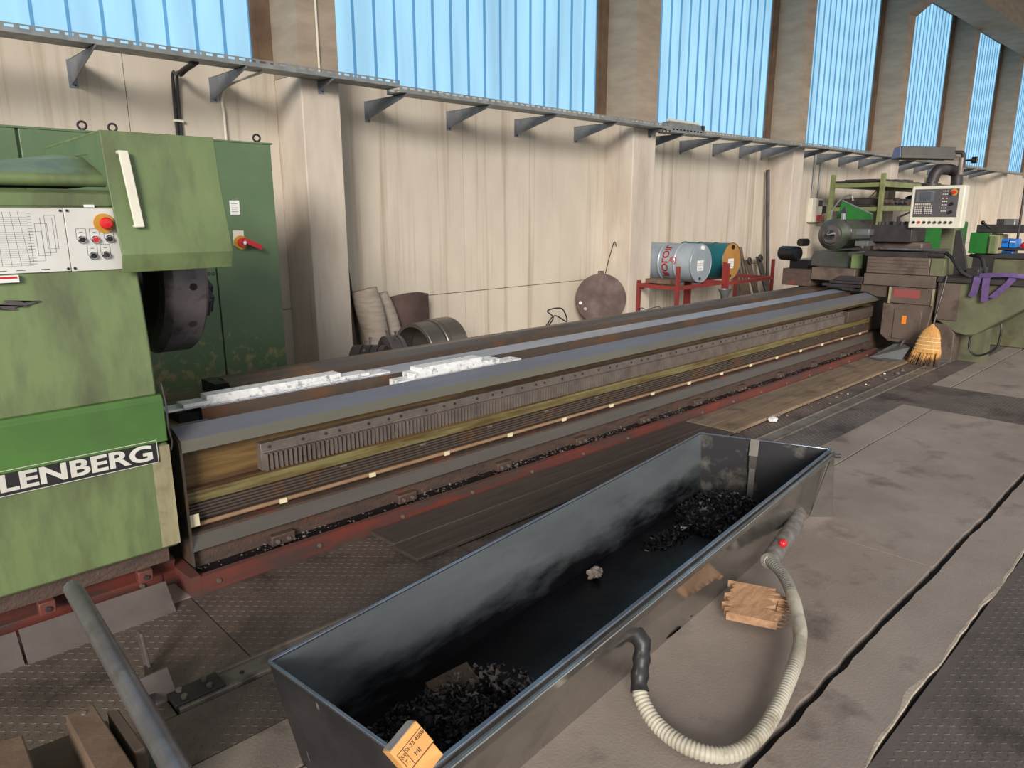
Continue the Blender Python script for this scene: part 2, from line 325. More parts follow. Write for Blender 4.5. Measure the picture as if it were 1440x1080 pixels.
for a, b, y0, y1, mt, z in ((1.94,5.0,2.92,3.14,mPlankShade,.026),(1.93,5.02,2.70,2.915,mPlankShade,.024),(5.02,9.3,2.92,3.14,mPlank,.022),(5.0,9.3,2.70,2.905,mPlank2,.03)):
    MB().box(a, b-.006, y0, y1, -.01 if z < .01 else .0025, z).build('plank', mt, fl, bevel=.004)
for a, b in ((.67, 4.2), (4.2, 8.0), (8.0, 14)):
    r = MB().box(a, b-.004, 2.385, 2.515, -.02, .004).box(a, b-.004, 2.385, 2.402, .0, .012).box(a, b-.004, 2.5, 2.515, .0, .012).build('rail_strip', mRail, fl, bevel=.002)
    for k in range(int((b-a)/.5)):
        MB().cyl((a+.25+k*.5, 2.45, .0), (a+.25+k*.5, 2.45, .008), .009, 8).build('screw', mDark, r)
bp = MB().box(.66, .84, 2.40, 2.50, .004, .022).build('bracket_plate', mDark, fl, bevel=.003)
for x, y in ((.70,2.425),(.70,2.475),(.79,2.425),(.79,2.475)): MB().cyl((x,y,.02),(x,y,.034),.011,6).build('screw', mRail, bp)
# ---- long wall with windows
wb = MB().box(-6, 40, 6.93, 7.3, -.3, 3.0).box(-6, 40, 6.93, 7.3, 6.95, 8.2).build('wall_back', mWall); tag(wb, 'long cream concrete wall with stained lower panels', None, kind='structure')
PIL = [(-1.48,-1.03),(3.47,3.87),(8.5,9.03),(13.4,13.82),(18.35,18.8),(23.3,23.75),(28.25,28.7),(33.2,33.65)]
for i in range(len(PIL)-1):
    a, b = PIL[i][1], PIL[i+1][0]; L = b-a
    cuts = {1: [a, 5.81, 7.04, b], 2: [a, 10.84, 12.3, b]}.get(i, [a, a+L*.42, a+L*.7, b])
    for k in range(3):
        MB().box(cuts[k]+.003, cuts[k+1]-.003, YW, 6.931, .762, 3.06).build('panel', mWall, wb, smooth=False)
        MB().box(cuts[k]+.003, cuts[k+1]-.003, YW, 6.931, 0, .752).build('panel', mWall, wb, smooth=False)
for i, (a, b) in enumerate(PIL):
    p = MB().box(a, b, YP, 7.3, 0, 2.96).build('pillar', mPillar, bevel=.01)
    nm = ['beside the headstock and out of view','between the green cabinet and the fabric rolls','beside the round rusty plate and the drums','beside the wall switch box','behind the green shelf rack','behind the control pendant','far down the hall wall','at the far end of the hall']
    tag(p, 'plastered concrete pillar ' + nm[i], 'pillar', 'wall pillars', 'structure')
    MB().box(a, b, YP, 7.3, 2.96, 8.2).build('upper_shaft', mConcU, p)
    if i < 5: MB().prism([(6.4,6.0),(5.75,6.48),(5.55,6.48),(6.4,6.48)], 0, a, b).build('corbel', mConcU, p)
cb = MB().prism([(5.57,6.485),(6.395,6.485),(6.395,7.4),(5.57,7.4)], 0, -6, 39.7).build('trim_1', mConcU); tag(cb, 'concrete crane runway beam on corbels along the wall', None, kind='structure')
cl = MB().box(-6, 40, -2, 7.3, 8.2, 8.35).build('ceiling', mConcU); tag(cl, 'concrete roof of the hall', None, kind='structure')
we = MB().box(39.8, 40, -12, 7.3, 0, 8.2).build('wall_right', mPillar); tag(we, 'far end wall of the hall', None, kind='structure')
pane0 = None
for i in range(len(PIL)-1):
    a, b = PIL[i][1]+.02, PIL[i+1][0]
    g1 = b-.18; n = max(1, round((g1-a)/.254)); pw = (g1-a)/n
    wn = MB().box(a-.02, g1+.06, 6.99, 7.05, 3.0, 3.06).box(a-.02, g1+.06, 6.9, 7.05, 6.87, 6.95).box(g1, g1+.05, 6.93, 7.05, 3.0, 6.9).box(a-.03, a, 6.93, 7.05, 3.0, 6.9).build('window_%d' % (i+1), mJamb)
    tag(wn, 'tall window of blue ribbed channel glass', None, kind='structure')
    MB().box(g1+.05, b+.005, 6.9, 7.05, 3.06, 6.95).build('jamb', mJamb, wn)
    for k in range(n):
        x0 = a + k*pw; o = MB()
        o.box(x0+.012, x0+pw-.012, YG, YG+.006, 3.05, 6.88, 0).box(x0+.0, x0+.012, YG-.02, YG+.006, 3.05, 6.88, 1).box(x0+pw-.012, x0+pw-.002, YG-.012, YG+.006, 3.05, 6.88, 1)
        o.build('pane', [eWin, eRib], wn, smooth=False)
# ================================================================== CABLE TRAY
def tray(x0, x1, z0, z1, lab):
    t = thing('cable_tray', lab, 'cable tray', (x0, 6.27, z0))
    zz = lambda x: z0 + (z1-z0)*(x-x0)/(x1-x0)
    def strip(mb, y0, y1, d0, d1, xa=x0, xb=x1):
        mb.hull8([(xa,y0,zz(xa)+d0),(xb,y0,zz(xb)+d0),(xb,y1,zz(xb)+d0),(xa,y1,zz(xa)+d0)], [(xa,y0,zz(xa)+d1),(xb,y0,zz(xb)+d1),(xb,y1,zz(xb)+d1),(xa,y1,zz(xa)+d1)])
    mb = MB(); strip(mb, 6.16, 6.385, -.003, 0); mb.build('tray_bottom', mGalv, t, smooth=False)
    for y in (6.16, 6.382):
        mb = MB(); strip(mb, y, y+.003, 0, .03); strip(mb, y, y+.003, .048, .058); x = x0
        while x < x1: strip(mb, y, y+.003, .03, .048, x, min(x+.035, x1)); x += .09
        mb.build('slotted_flange', mGalv, t, smooth=False)
    return t
tray(-3, 4.4, 2.915, 2.915, 'slotted galvanised cable tray above the green cabinet')
tray(4.4, 9.05, 2.87, 2.87, 'slotted galvanised cable tray above the fabric rolls and rusty disc')
tray(9.05, 14.2, 2.83, 2.90, 'slotted galvanised cable tray above the two drums')
tray(14.2, 30, 2.90, 2.95, 'slotted galvanised cable tray above the green shelf rack')
def trz(x): return 2.915 if x < 4.4 else 2.87 if x < 9.05 else 2.83+.07*(x-9.05)/5.15 if x < 14.2 else 2.9+.05*(x-14.2)/15.8
def bracket(x, onp, lab, grp):
    z = trz(x)-.004; yb = YP if onp else YW
    b = thing('tray_bracket', lab, 'bracket', (x, yb, z-.2), grp); h = .09 if onp else .19
    MB().prism([(yb-.006,z),(6.15,z),(6.15,z-.02),(yb-.006,z-h)], 0, x-.003, x+.003).build('web', mGalvD, b, smooth=False)
    MB().box(x-.003, x+.045, 6.15, yb, z-.004, z).build('top_flange', mGalvD, b, smooth=False)
    MB().box(x-.02, x+.045, yb-.006, yb, z-h-.02, z).build('wall_plate', mGalvD, b, smooth=False)
    for dz in (.03, h): MB().cyl((x+.025,yb-.006,z-dz),(x+.025,yb-.014,z-dz),.008,6).build('bolt', mDark, b)
ORD = ['first','second','third','fourth','fifth','sixth','seventh','eighth','ninth','tenth','eleventh']
bracket(1.72, False, 'grey triangular tray bracket above the green chuck hood', 'tray brackets'); bracket(2.85, False, 'grey triangular tray bracket holding the bent pale conduit', 'tray brackets')
bracket(3.66, True, 'small tray bracket on the pillar beside the felt rolls', 'tray brackets')
for k, x in enumerate((4.48, 5.59, 6.69, 7.83)): bracket(x, False, 'triangular tray bracket, %s along from the pillar beside the felt rolls' % ORD[k], 'tray brackets')
bracket(8.85, True, 'small tray bracket on the pillar beside the grey drum', 'tray brackets')
for k, x in enumerate((9.4, 10.4, 11.4, 12.3, 13.1)): bracket(x, False, 'triangular tray bracket, %s along from the pillar beside the grey drum' % ORD[k], 'tray brackets')
for k, x in enumerate((14.4, 15.5, 16.6, 17.7, 19.2, 20.3, 21.4, 22.5, 24.2, 25.3, 26.4)): bracket(x, False, 'triangular tray bracket, %s along from the pillar by the wall switch box' % ORD[k], 'tray brackets')
lt = thing('tube_light', 'dusty strip light fitting lying on the cable tray beside a pillar', 'light fitting', (9.3, 6.25, 2.9))
MB().prism([(6.18,2.893),(6.36,2.893),(6.34,2.98),(6.20,2.98)], 0, 9.08, 9.88).build('housing', mGalv, lt, bevel=.006)
MB().cyl((9.07,6.24,3.0),(9.86,6.24,3.0),.02,10).build('tube', mPanelC, lt); MB().box(9.9, 9.95, 6.18, 6.36, 2.88, 2.98).build('end_cap', mDark, lt)
# conduits and cables on the wall
cd = thing('cable_run', 'black cables dropping from the tray to the green cabinet', 'cable', (2.45, 6.88, 2.2))
for dx in (0, .035): MB().tube(bez([(2.47+dx,6.3,2.905),(2.49+dx,6.7,2.87),(2.5+dx,6.87,2.75),(2.5+dx,6.87,1.2)], 6), .014, 8).build('cable', mCable, cd)
MB().box(2.48, 2.56, 6.86, 6.9, 2.5, 2.52).build('clip', mPanelC, cd)
c2 = thing('conduit', 'pale conduit bending from the tray down behind the green cabinet', 'conduit', (2.9, 6.88, 1.5))
MB().tube(bez([(3.05,6.3,2.90),(2.98,6.7,2.86),(2.93,6.87,2.78),(2.93,6.87,2.6)], 6)+[Vector((2.93,6.87,1.2))], .012, 8).build('pipe', mPanelC, c2)
c3 = MB().cyl((3.66,6.385,2.98),(3.66,6.385,7.2),.011,8).build('conduit', mPanelC); tag(c3, 'thin white conduit running up the pillar between two blue windows', 'conduit')
# ================================================================== GREEN CABINET
cy = 5.2; cab = thing('electrical_cabinet', 'tall green electrical cabinet with red rotary switch behind the headstock', 'cabinet', (1.0, 5.5, 0))
MB().box(-2.2, 2.545, cy+.02, 5.75, .05, 2.2).build('body', mGreenC, cab, bevel=.004)
for a, b in ((-2.2,-.62),(-.61,.97),(.98,2.06),(2.065,2.545)): MB().box(a+.003, b-.003, cy, cy+.02, .08, 2.2).build('door', mGreenC, cab, bevel=.004)
MB().box(-2.2, 2.545, cy+.03, 5.75, 0, .05).build('plinth', mDark, cab)
MB().box(-2.21, 2.555, cy-.004, 5.76, 2.2, 2.212).build('roof_sheet', mGreenC, cab)
for px, py in ((115,175),(158,178),(361,197)):
    p = ony(px, py, 5.3); q = (p.x, 5.3, 2.212)
    e = MB().lathe([(-.007,.024),(0,.031),(.007,.024),(0,.017)], (p.x,5.3,2.25), (.35,1,0), 16, closed=True).build('eye_bolt', mDark, cab); MB().cyl(q, (p.x,5.3,2.225), .014, 10).build('collar', mDark, e)
p = ony(330, 292, cy); MB().box(p.x-.035, p.x+.035, cy-.004, cy, p.z-.05, p.z+.05).build('label_plate', mPaper, cab)
for k in range(5): MB().box(p.x-.027, p.x+.02-.008*(k%2), cy-.005, cy-.004, p.z-.03+k*.014, p.z-.027+k*.014).build('print_line', mInk, cab)
p = ony(338, 341, cy); sw = MB().cyl((p.x,cy-.004,p.z),(p.x,cy-.02,p.z),.05,20).build('switch_plate', mYel, cab)
MB().box(p.x-.05, p.x+.03, cy-.003, cy, p.z-.02, p.z+.085).build('switch_label', mPanelC, sw)
MB().cyl((p.x,cy-.02,p.z),(p.x,cy-.05,p.z),.032,16).build('knob', mRedK, sw); MB().bar((p.x,cy-.06,p.z+.02),(p.x+.13,cy-.06,p.z-.04),.02,.035,(0,0,1)).build('lever', mRedK, sw)
MB().cyl((p.x,cy-.05,p.z),(p.x,cy-.079,p.z),.013,12).build('lock', mChrome, sw)
for px in (294, 300):
    p = ony(px, 385, cy); MB().lathe([(-.002,.008),(0,.012),(.002,.008)], (p.x,cy-.003,p.z), (0,1,0), 12, closed=True).build('rivet', mDark, cab)
# ================================================================== LATHE: headstock and bed
la = thing('lathe', 'very long green and steel lathe with headstock, chuck and covered bed', 'lathe', (0, 3.8, 0))
XR = .985
hs = MB().prism([(3.205,.95),(3.215,1.15),(3.24,1.35),(3.265,1.485),(3.27,1.785),(3.35,1.80),(4.4,1.80),(4.4,.2),(3.3,.2),(3.3,.95)], 0, -1.6, XR-.02).build('headstock_body', mGreen, la, bevel=.008)
lp = MB().box(-1.6, XR, 3.195, 3.28, .25, .735).build('lower_panel', mGreen, la, bevel=.012)
MB().box(XR-.075, XR+.001, 3.1935, 3.2, .262, .725).build('worn_edge', mCream, lp)
st = MB().prism([(3.185,.745),(3.185,.93),(3.20,.952),(3.30,.955),(3.30,.745)], 0, -1.6, XR-.004).build('front_apron', mGreenB, la, bevel=.004)
MB().tube(bez([(XR,3.2,1.0),(XR+.005,3.185,.9),(XR+.003,3.18,.8),(XR+.012,3.185,.74),(XR+.006,3.19,.7)], 6), .004, 6).build('edge_seal', mDark, st)
MB().box(-1.6, XR-.04, 3.24, 3.3, .17, .25).build('foot', mBase, la)
for px in (60, 200): 
    p = ony(px, 822 if px == 60 else 790, 3.24); b = MB().box(p.x-.03, p.x+.03, 3.21, 3.26, .115, .17).build('foot_lug', mRed, la, bevel=.004); MB().cyl((p.x,3.21,.14),(p.x,3.2,.14),.012,6).build('bolt', mDark, b)
# nameplate
npl = MB().box(-.62, .94, 3.186, 3.195, .658, .76).build('nameplate', mName, la, bevel=.006)
fr = MB(); 
for a, b, c, d in ((-.615,.935,.757,.7595),(-.615,.935,.6585,.661),(-.615,-.612,.66,.758),(.9325,.935,.66,.758)): fr.box(a, b, 3.1845, 3.187, c, d)
fr.build('border', mLetter, npl)
text('WOHLENBERG', .094, (.918, 3.186, .677), (1,0,0), (0,0,1), mLetter, npl, bold=.0028, sx=1.42, align='RIGHT')
# upper control strip and plates
MB().box(-1.6, .93, 3.262, 3.30, 1.735, 1.785).build('upper_strip', mGreen, la, bevel=.004)
ch = MB().box(-.5, .722, 3.256, 3.266, 1.487, 1.727).build('chart_plate', mPlateW, la, bevel=.002)
pr_ = MB()
for k in range(26): pr_.box(.2, .6, 3.2553, 3.2562, 1.515+k*.0078, 1.5155+k*.0078)
for k in range(18): pr_.box(.585+.001*k, .612, 3.2553, 3.2562, 1.52+k*.011, 1.5212+k*.011)
for k, (a, b, c, d) in enumerate(((.60,.64,1.53,1.64),(.62,.66,1.55,1.67),(.64,.68,1.56,1.69),(.655,.69,1.575,1.70))):
    for q in ((a,b,c,c+.001),(a,b,d,d+.001),(a,a+.001,c,d),(b,b+.001,c,d)): pr_.box(q[0], q[1], 3.2553, 3.2562, q[2], q[3])
for k in range(5): pr_.box(.3+k*.06, .33+k*.06, 3.2553, 3.2562, 1.497, 1.4995); pr_.box(.62, .65, 3.2553, 3.2562, 1.497, 1.4995)
for k in range(14): pr_.bar((.2+k*.03,3.2557,1.515),(.26+k*.024,3.2557,1.715),.0007,.0008)
pr_.build('printed_chart', mInk, ch)
bpn = MB().box(.724, .915, 3.256, 3.266, 1.485, 1.727).build('button_plate', mPlateW, la, bevel=.002)
for x, z, pp in ((.712,1.718,ch),(.712,1.497,ch),(.735,1.718,bpn),(.735,1.497,bpn)): MB().cyl((x,3.257,z),(x,3.252,z),.005,8).build('screw', mInkD, pp)
for (px, py, mt) in ((115,337,mBlack),(134,337,mRedK),(153.5,336,mBlack),(131,359.5,mBlack),(149,358.5,mDark)):
    p = ony(px, py, 3.256); b = MB().lathe([(0,.0155),(.006,.0155),(.01,.012),(.01,.0)], (p.x,3.256,p.z), (0,-1,0), 20).build('push_button', mChrome, bpn)
    MB().cyl((p.x,3.247,p.z),(p.x,3.239,p.z),.0105,16).build('button_cap', mt, b)
    fr = MB(); 
    for q in ((-.018,.018,.042,.043),(-.018,-.017,-.0,.043),(.017,.018,0,.043)): fr.box(p.x+q[0], p.x+q[1], 3.2548, 3.2562, p.z+q[2], p.z+q[3])
    fr.box(p.x-.006, p.x+.006, 3.2548, 3.2562, p.z+.028, p.z+.030); fr.build('print_frame', mInk, b)
p = ony(146, 314, 3.256); b = MB().cyl((p.x,3.256,p.z),(p.x,3.25,p.z),.038,28).build('emergency_stop', mYel, bpn)
MB().lathe([(0,.014),(.02,.014),(.022,.023),(.034,.024),(.042,.018),(.045,0)], (p.x,3.251,p.z), (0,-1,0), 24).build('mushroom_button', mRedK, b)
p = ony(125, 290, 3.26); MB().box(p.x-.018, p.x+.018, 3.256, 3.262, p.z-.004, p.z+.006).build('serial_tag', mPaper, la)
p = ony(10, 392, 3.25); wl = MB().box(p.x-.05, p.x+.035, 3.236, 3.262, p.z-.014, p.z+.012).build('warning_label', mPaper, la); MB().box(p.x-.045, p.x+.03, 3.235, 3.237, p.z-.0, p.z+.008).build('red_print', mRedK, wl)
sc = []
for k in range(26):
    a = 6.283*k/26; sc.append((.50+.07*math.cos(a)*(1+.25*math.sin(3*a))+.02*math.sin(7*a), 1.373+.014*math.sin(a)+.006*math.sin(5*a)))
MB().prism(sc, 1, 3.233, 3.243).build('paint_scrape', mChuck, hs, smooth=False)
# rounded cover beside the hood
rv = MB().cyl((-1.6,3.36,1.838),(.91,3.36,1.838),.026,18).build('rounded_cover', mGreen, la)
MB().add([(-1.6,3.355,1.862),(.35,3.355,1.862),(.905,3.355,1.862),(.905,3.62,1.945),(.905,3.95,1.98),(.35,3.95,1.885),(-1.6,3.95,1.885),
          (-1.6,3.36,1.82),(.35,3.36,1.82),(.905,3.36,1.82),(.905,3.62,1.82),(.905,3.95,1.82),(.35,3.95,1.82),(-1.6,3.95,1.82)],
         [(0,1,5,6),(1,2,3),(1,3,4),(1,4,5),(7,13,12,8),(8,12,11,10,9),(0,7,8,1),(1,8,9,2),(2,9,10,3),(3,10,11,4),(4,11,12,5),(5,12,13,6),(6,13,7,0)]).build('sloping_sheet', mGreen, rv, sharp=60)
# chuck hood
hd = MB().prism([(3.285,2.03),(3.258,1.83),(3.185,1.545),(3.212,1.472),(3.222,1.474),(3.198,1.545),(3.270,1.83),(3.297,2.02),(4.22,2.012),(4.22,2.024)], 0, .893, 1.345).build('chuck_hood', mGreen, la, bevel=.003)
MB().prism([(3.287,2.028),(4.21,2.018),(4.21,1.965),(3.5,1.948),(3.263,1.83)], 0, .894, .902).prism([(3.287,2.028),(4.21,2.018),(4.21,1.9),(3.5,1.7),(3.263,1.83)], 0, 1.335, 1.343).build('side_sheet', mGreenC, hd)
hp = [ony(163, 212, 3.27), ony(180, 313, 3.19)]
x0, x1 = .953, .99
hh = MB(); yt, yb2 = 3.27, 3.215
hh.hull8([(x0,yb2-.03,1.655),(x1,yb2-.03,1.655),(x1,yb2-.018,1.655),(x0,yb2-.018,1.655)], [(x0-.012,yt-.03,1.95),(x1-.012,yt-.03,1.95),(x1-.012,yt-.018,1.95),(x0-.012,yt-.018,1.95)])
hh.box(x0-.012, x1-.012, 3.24, 3.285, 1.94, 1.952).box(x0, x1, 3.185, 3.232, 1.652, 1.662); hh.build('handle', mPanelC, hd, bevel=.003)
# chuck
CY, CZ, CRD = 3.83, 1.43, .405
ck = MB().lathe([(0,.0),(0,.37),(.012,.385),(.03,CRD),(.175,CRD),(.19,CRD-.015),(.19,0)], (1.13,CY,CZ), (1,0,0), 64).build('chuck', mChuck, la, sharp=30)
MB().lathe([(0,.2),(.02,.24),(.12,.24),(.17,.3)], (.96,CY,CZ), (1,0,0), 40).build('spindle_nose', mBlack, la)
for k in range(4):
    a = math.radians(208 + 90*k); d = Vector((0, math.cos(a), math.sin(a))); t = Vector((0, -math.sin(a), math.cos(a))); c = Vector((1.32, CY, CZ)); j = MB()
    for r0, r1, h in ((.12,.36,.03),(.2,.33,.055),(.12,.24,.085)): j.obox(c+d*(r0+r1)/2+Vector((h/2,0,0)), Vector((h/2,0,0)), d*(r1-r0)/2, t*.045)
    j.build('jaw', mDark, ck, bevel=.003)
for (px, py, mt, r) in ((274,404.5,mBlack,.017),(272,457,mDark,.02)):
    p = onx(px, py, 1.245 if py < 420 else 1.25)
    a = math.atan2(p.z-CZ, p.y-CY); d = Vector((0, math.cos(a), math.sin(a))); o_ = Vector((p.x, CY, CZ)); MB().cyl(o_+d*(CRD-.01), o_+d*(CRD+.0015), r, 16).build('key_socket', mt, ck)
# bed
X0, X1, XC = 1.06, 9.4, 12.5
MB().box(X0, XC, 3.385, 4.30, .0, .69).build('bed_casting', mCast, la)
MB().prism([(3.262,.0),(3.262,.65),(3.268,.70),(3.36,.742),(4.3,.742),(4.3,.0)], 0, X0-.012, X0).build('end_plate', mSteelBr, la)
MB().prism([(3.357,.753),(3.252,.709),(3.247,.654),(3.25,.654),(3.256,.706),(3.358,.748),(3.39,.70),(3.394,.70)], 0, X0-.006, X1).build('front_way_cover', mSteelLit, la, smooth=False); lit_top_tone(bpy.data.objects['front_way_cover'], mLip)
MB().prism([(3.60,.752),(3.81,.752),(3.84,.66),(3.595,.62)], 0, 1.285, X1).build('middle_way_cover', mSteelLit2, la, smooth=False); lit_top_tone(bpy.data.objects['middle_way_cover'], mSteelBr)
MB().box(1.18, 1.284, 3.62, 3.80, .62, .735).build('cover_end', mBlack, la)
rc = MB().prism([(4.285,.75),(4.15,.762),(4.055,.738),(4.05,.66),(4.29,.66)], 0, 1.62, X1+.4).build('rear_way_cover', mSteelBr, la, smooth=False)
MB().box(1.54, 1.618, 4.06, 4.27, .66, .755).build('rear_cover_end', mBlack, la)
MB().box(X0, 1.285, 3.42, 4.28, .60, .66).box(1.285, XC, 3.86, 4.04, .55, .6).build('bed_trough', mBlack, la)
MB().cyl((1.0,3.52,.70),(1.28,3.52,.70),.016,10).build('feed_shaft', mPipe, la); MB().cyl((1.0,3.48,.67),(1.28,3.48,.67),.012,10).build('feed_shaft', mPipe, la)
# rack
rk = MB().box(1.455, 9.2, 3.335, 3.39, .443, .585).box(1.455, 9.2, 3.325, 3.34, .537, .545).build('rack', mRack, la, bevel=.003)
pt = .0262
t0 = MB().prism([(-.0088,3.338),(-.0045,3.312),(.0045,3.312),(.0088,3.338)], 2, .446, .533).build('tooth', mRack, rk, smooth=False)
t0.location = (1.475-0, 0, 0)
for k in range(1, 294): dup(t0, (k*pt, 0, 0))
x = 1.5
b0 = MB().cyl((1.50,3.335,.563),(1.50,3.329,.563),.008,10).build('rack_bolt', mDark, rk)
for k in range(1, 58): dup(b0, (k*.134 + (.05 if k % 3 else 0), 0, 0))
MB().box(8.55, 9.3, 3.27, 3.39, .46, .585).build('wiper_box', mSteelBr, la, bevel=.006)
# ledges and grooves
MB().prism([(3.39,.437),(3.345,.43),(3.335,.415),(3.335,.372),(3.39,.362)], 0, X0, X1).build('oil_ledge', mYellow, la, smooth=False)
MB().prism([(3.395,.437),(3.33,.442),(3.332,.43),(3.395,.428)], 0, X0, X1).build('ledge_lip', mCast, la, smooth=False)
for k in range(5): MB().box(X0, X1, 3.348, 3.39, .283+k*.0162, .2935+k*.0162).build('guide_rib', mSteelBr, la, smooth=False)
MB().box(X0, X1, 3.362, 3.39, .27, .362).build('guide_back', mDark, la)
MB().cyl((X0,3.345,.258),(X1,3.345,.258),.0115,10).build('control_rod', mCopper, la)
g0 = MB().box(2.635-.02, 2.635+.02, 3.328, 3.336, .246, .27).build('tag', mTag, la)
for k in range(-2, 13): 
    if k: dup(g0, (k*.542, 0, 0))
p = ony(271, 734, 3.30); MB().box(p.x-.022, p.x+.03, 3.296, 3.30, p.z-.025, p.z+.035).build('scale_plate', mTag, la)
for k in range(14): 
    MB().box(1.9+k*.543, 1.94+k*.543, 3.343, 3.349, .346, .356).build('stamp_plate', mRail, la)
MB().prism([(3.317,.234),(3.254,.166),(3.262,.16),(3.325,.228),(3.36,.228),(3.36,.234)], 0, X0, X1-.1).build('lower_skirt', mSteelG, la, smooth=False)
MB().box(X0, XC, 3.305, 3.39, .03, .235).build('bed_foot', mBase, la)
k = 0; x = 1.5
while x < 9.2:
    lg = MB().box(x-.06, x+.07, 3.262, 3.31, .055, .11).build('foot_lug', mBase, la, bevel=.006)
    for dx in (-.03, .03): MB().cyl((x+dx,3.262,.08),(x+dx,3.25,.08),.011,6).build('bolt', mRail, lg)
    x += .78
# red channel
cn = MB().prism([(3.15,0),(3.15,.084),(3.172,.090),(3.172,.082),(3.158,.078),(3.158,.012),(3.30,.012),(3.30,.0)], 0, 1.03, 9.25).build('drip_channel', mRed, la, smooth=False)
MB().prism([(3.159,.012),(3.159,.03),(3.23,.045),(3.306,.062),(3.306,.012)], 0, 1.01, 9.2).build('chip_bed', mBlack, cn)
for k in range(16): MB().cyl((1.12+k*.52,3.15,.04),(1.12+k*.52,3.142,.04),.011,8).build('bolt', mRail, cn)
c2_ = MB().prism([(3.33,0.01),(3.33,.075),(3.30,.14),(3.36,.15),(3.40,.145),(3.40,.01)], 0, -1.6, .985).build('drip_channel', mRed, la, smooth=False)
MB().box(-.4, .93, 3.322, 3.33, .03, .075).build('cover_strip', mRed, c2_, bevel=.003)
MB().prism([(.985,3.40),(.985,3.30),(.995,3.149),(1.04,3.149),(1.04,3.40)], 2, 0, .096).build('corner_piece', mRed, la)
p = ony(200, 826, 3.32); MB().cyl((p.x,3.322,.052),(p.x,3.31,.052),.011,8).build('bolt', mRail, c2_)
mb = MB()
for k in range(2200):
    x = random.uniform(1.05, 9.1); y = random.uniform(3.2, 3.3); z = .045+(y-3.2)*.17+random.random()*.01
    if noise.noise(Vector((x*2.3, 0, 0))) < -.05 and random.random() < .8: continue
    s = random.uniform(.004, .012); d = [Vector((random.uniform(-1,1), random.uniform(-1,1), random.uniform(-.2,1)))*s for _ in range(4)]
    mb.add([Vector((x,y,z))+q for q in d], [(0,1,2),(0,2,3),(0,3,1),(1,3,2)])
c = mb.build('channel_swarf', mSwarfL, cn, smooth=False); tag(c, None, None, kind='stuff')
# ================================================================== zinc strips on the bed
def strips(spec, lab, grp):
    for (x0, x1, y0, y1, z0, z1), w_ in zip(spec, ('bottom', 'middle', 'top')):
        o = MB().box(x0, x1, y0, y1, z0, z1).build('zinc_strip', mWhiteM, bevel=.002); tag(o, '%s strip of the mottled white zinc stack %s' % (w_, lab), 'metal strip', grp)
strips([(1.12,2.44,3.62,3.73,.7525,.764),(1.2,2.28,3.605,3.70,.764,.784),(1.32,2.09,3.61,3.70,.784,.808)], 'on the middle cover next to the chuck', 'zinc strips by the chuck')
strips([(2.36,3.36,3.41,3.52,.70,.745),(2.45,3.15,3.40,3.51,.745,.778),(2.5,3.0,3.405,3.5,.778,.806)], 'in the gap behind the front cover', 'zinc strips in the bed gap')
MB().box(2.3, 3.4, 3.40, 3.55, .655, .699).build('support_ledge', mDark, la)
# ================================================================== CARRIAGE
XA = 9.3
cg = thing('lathe_carriage', 'brown lathe carriage with tool post, olive wing and control pendant', 'carriage', (9.8, 2.9, 0))
ap = MB().prism([(2.66,.22),(2.70,.17),(3.06,.18),(3.16,.26),(3.16,.64),(2.61,.65)], 0, XA, 10.3).build('apron', mBrown, cg, bevel=.006)
MB().box(XA-.01, XA+.01, 2.72, 3.02, .22, .58).build('access_cover', mBrown, ap, bevel=.004)
p = onx(1271, 450, XA-.012); MB().box(XA-.016, XA-.01, p.y-.025, p.y+.025, p.z-.05, p.z+.05).build('orange_label', mOrange, ap, bevel=.003)
ua = MB().box(XA-.02, 10.3, 2.61, 3.11, .65, .84).build('upper_apron', mBrown, cg, bevel=.005)
MB().box(XA-.0235, XA-.019, 2.76, 3.05, .72, .82).build('faded_paint', mFade, ua)
for y in (2.62, 3.09): MB().box(XA-.03, XA-.018, y-.012, y+.012, .645, .84).build('edge_strip', mCream, ua)
MB().box(XA+.0, 10.4, 2.62, 3.42, .845, .985).build('saddle', mBrown, cg, bevel=.005)
MB().box(XA-.01, 10.4, 2.7, 3.40, .99, 1.19).build('cross_slide_cover', mBrown, cg, bevel=.008)
for z in (1.03,1.07,1.11,1.15): MB().box(XA-.013, XA-.009, 2.72, 3.38, z, z+.006).build('cover_fold', mSteelBr, cg)
MB().box(XA+.0, 10.4, 2.55, 2.695, .99, 1.19).build('slide_end', mOlive, cg, bevel=.004)
for k, (a, z) in enumerate(((3.9,.80),(3.82,.84),(3.76,.875),(3.72,.90))): MB().box(XA-.06+.02*k, 9.345, 3.43, a, z, z+.033).build('wiper_plate', mDark, cg, bevel=.003)
MB().box(XA-.12, XA+.3, 3.5, 3.62, .77, .80).build('wiper_pad', mDark, cg)
MB().prism([(3.42,.764),(3.356,.764),(3.244,.718),(3.13,.718),(3.13,.84),(3.42,.84)], 0, XA-.05, 10.2).build('way_wiper', mSteelBr, cg)
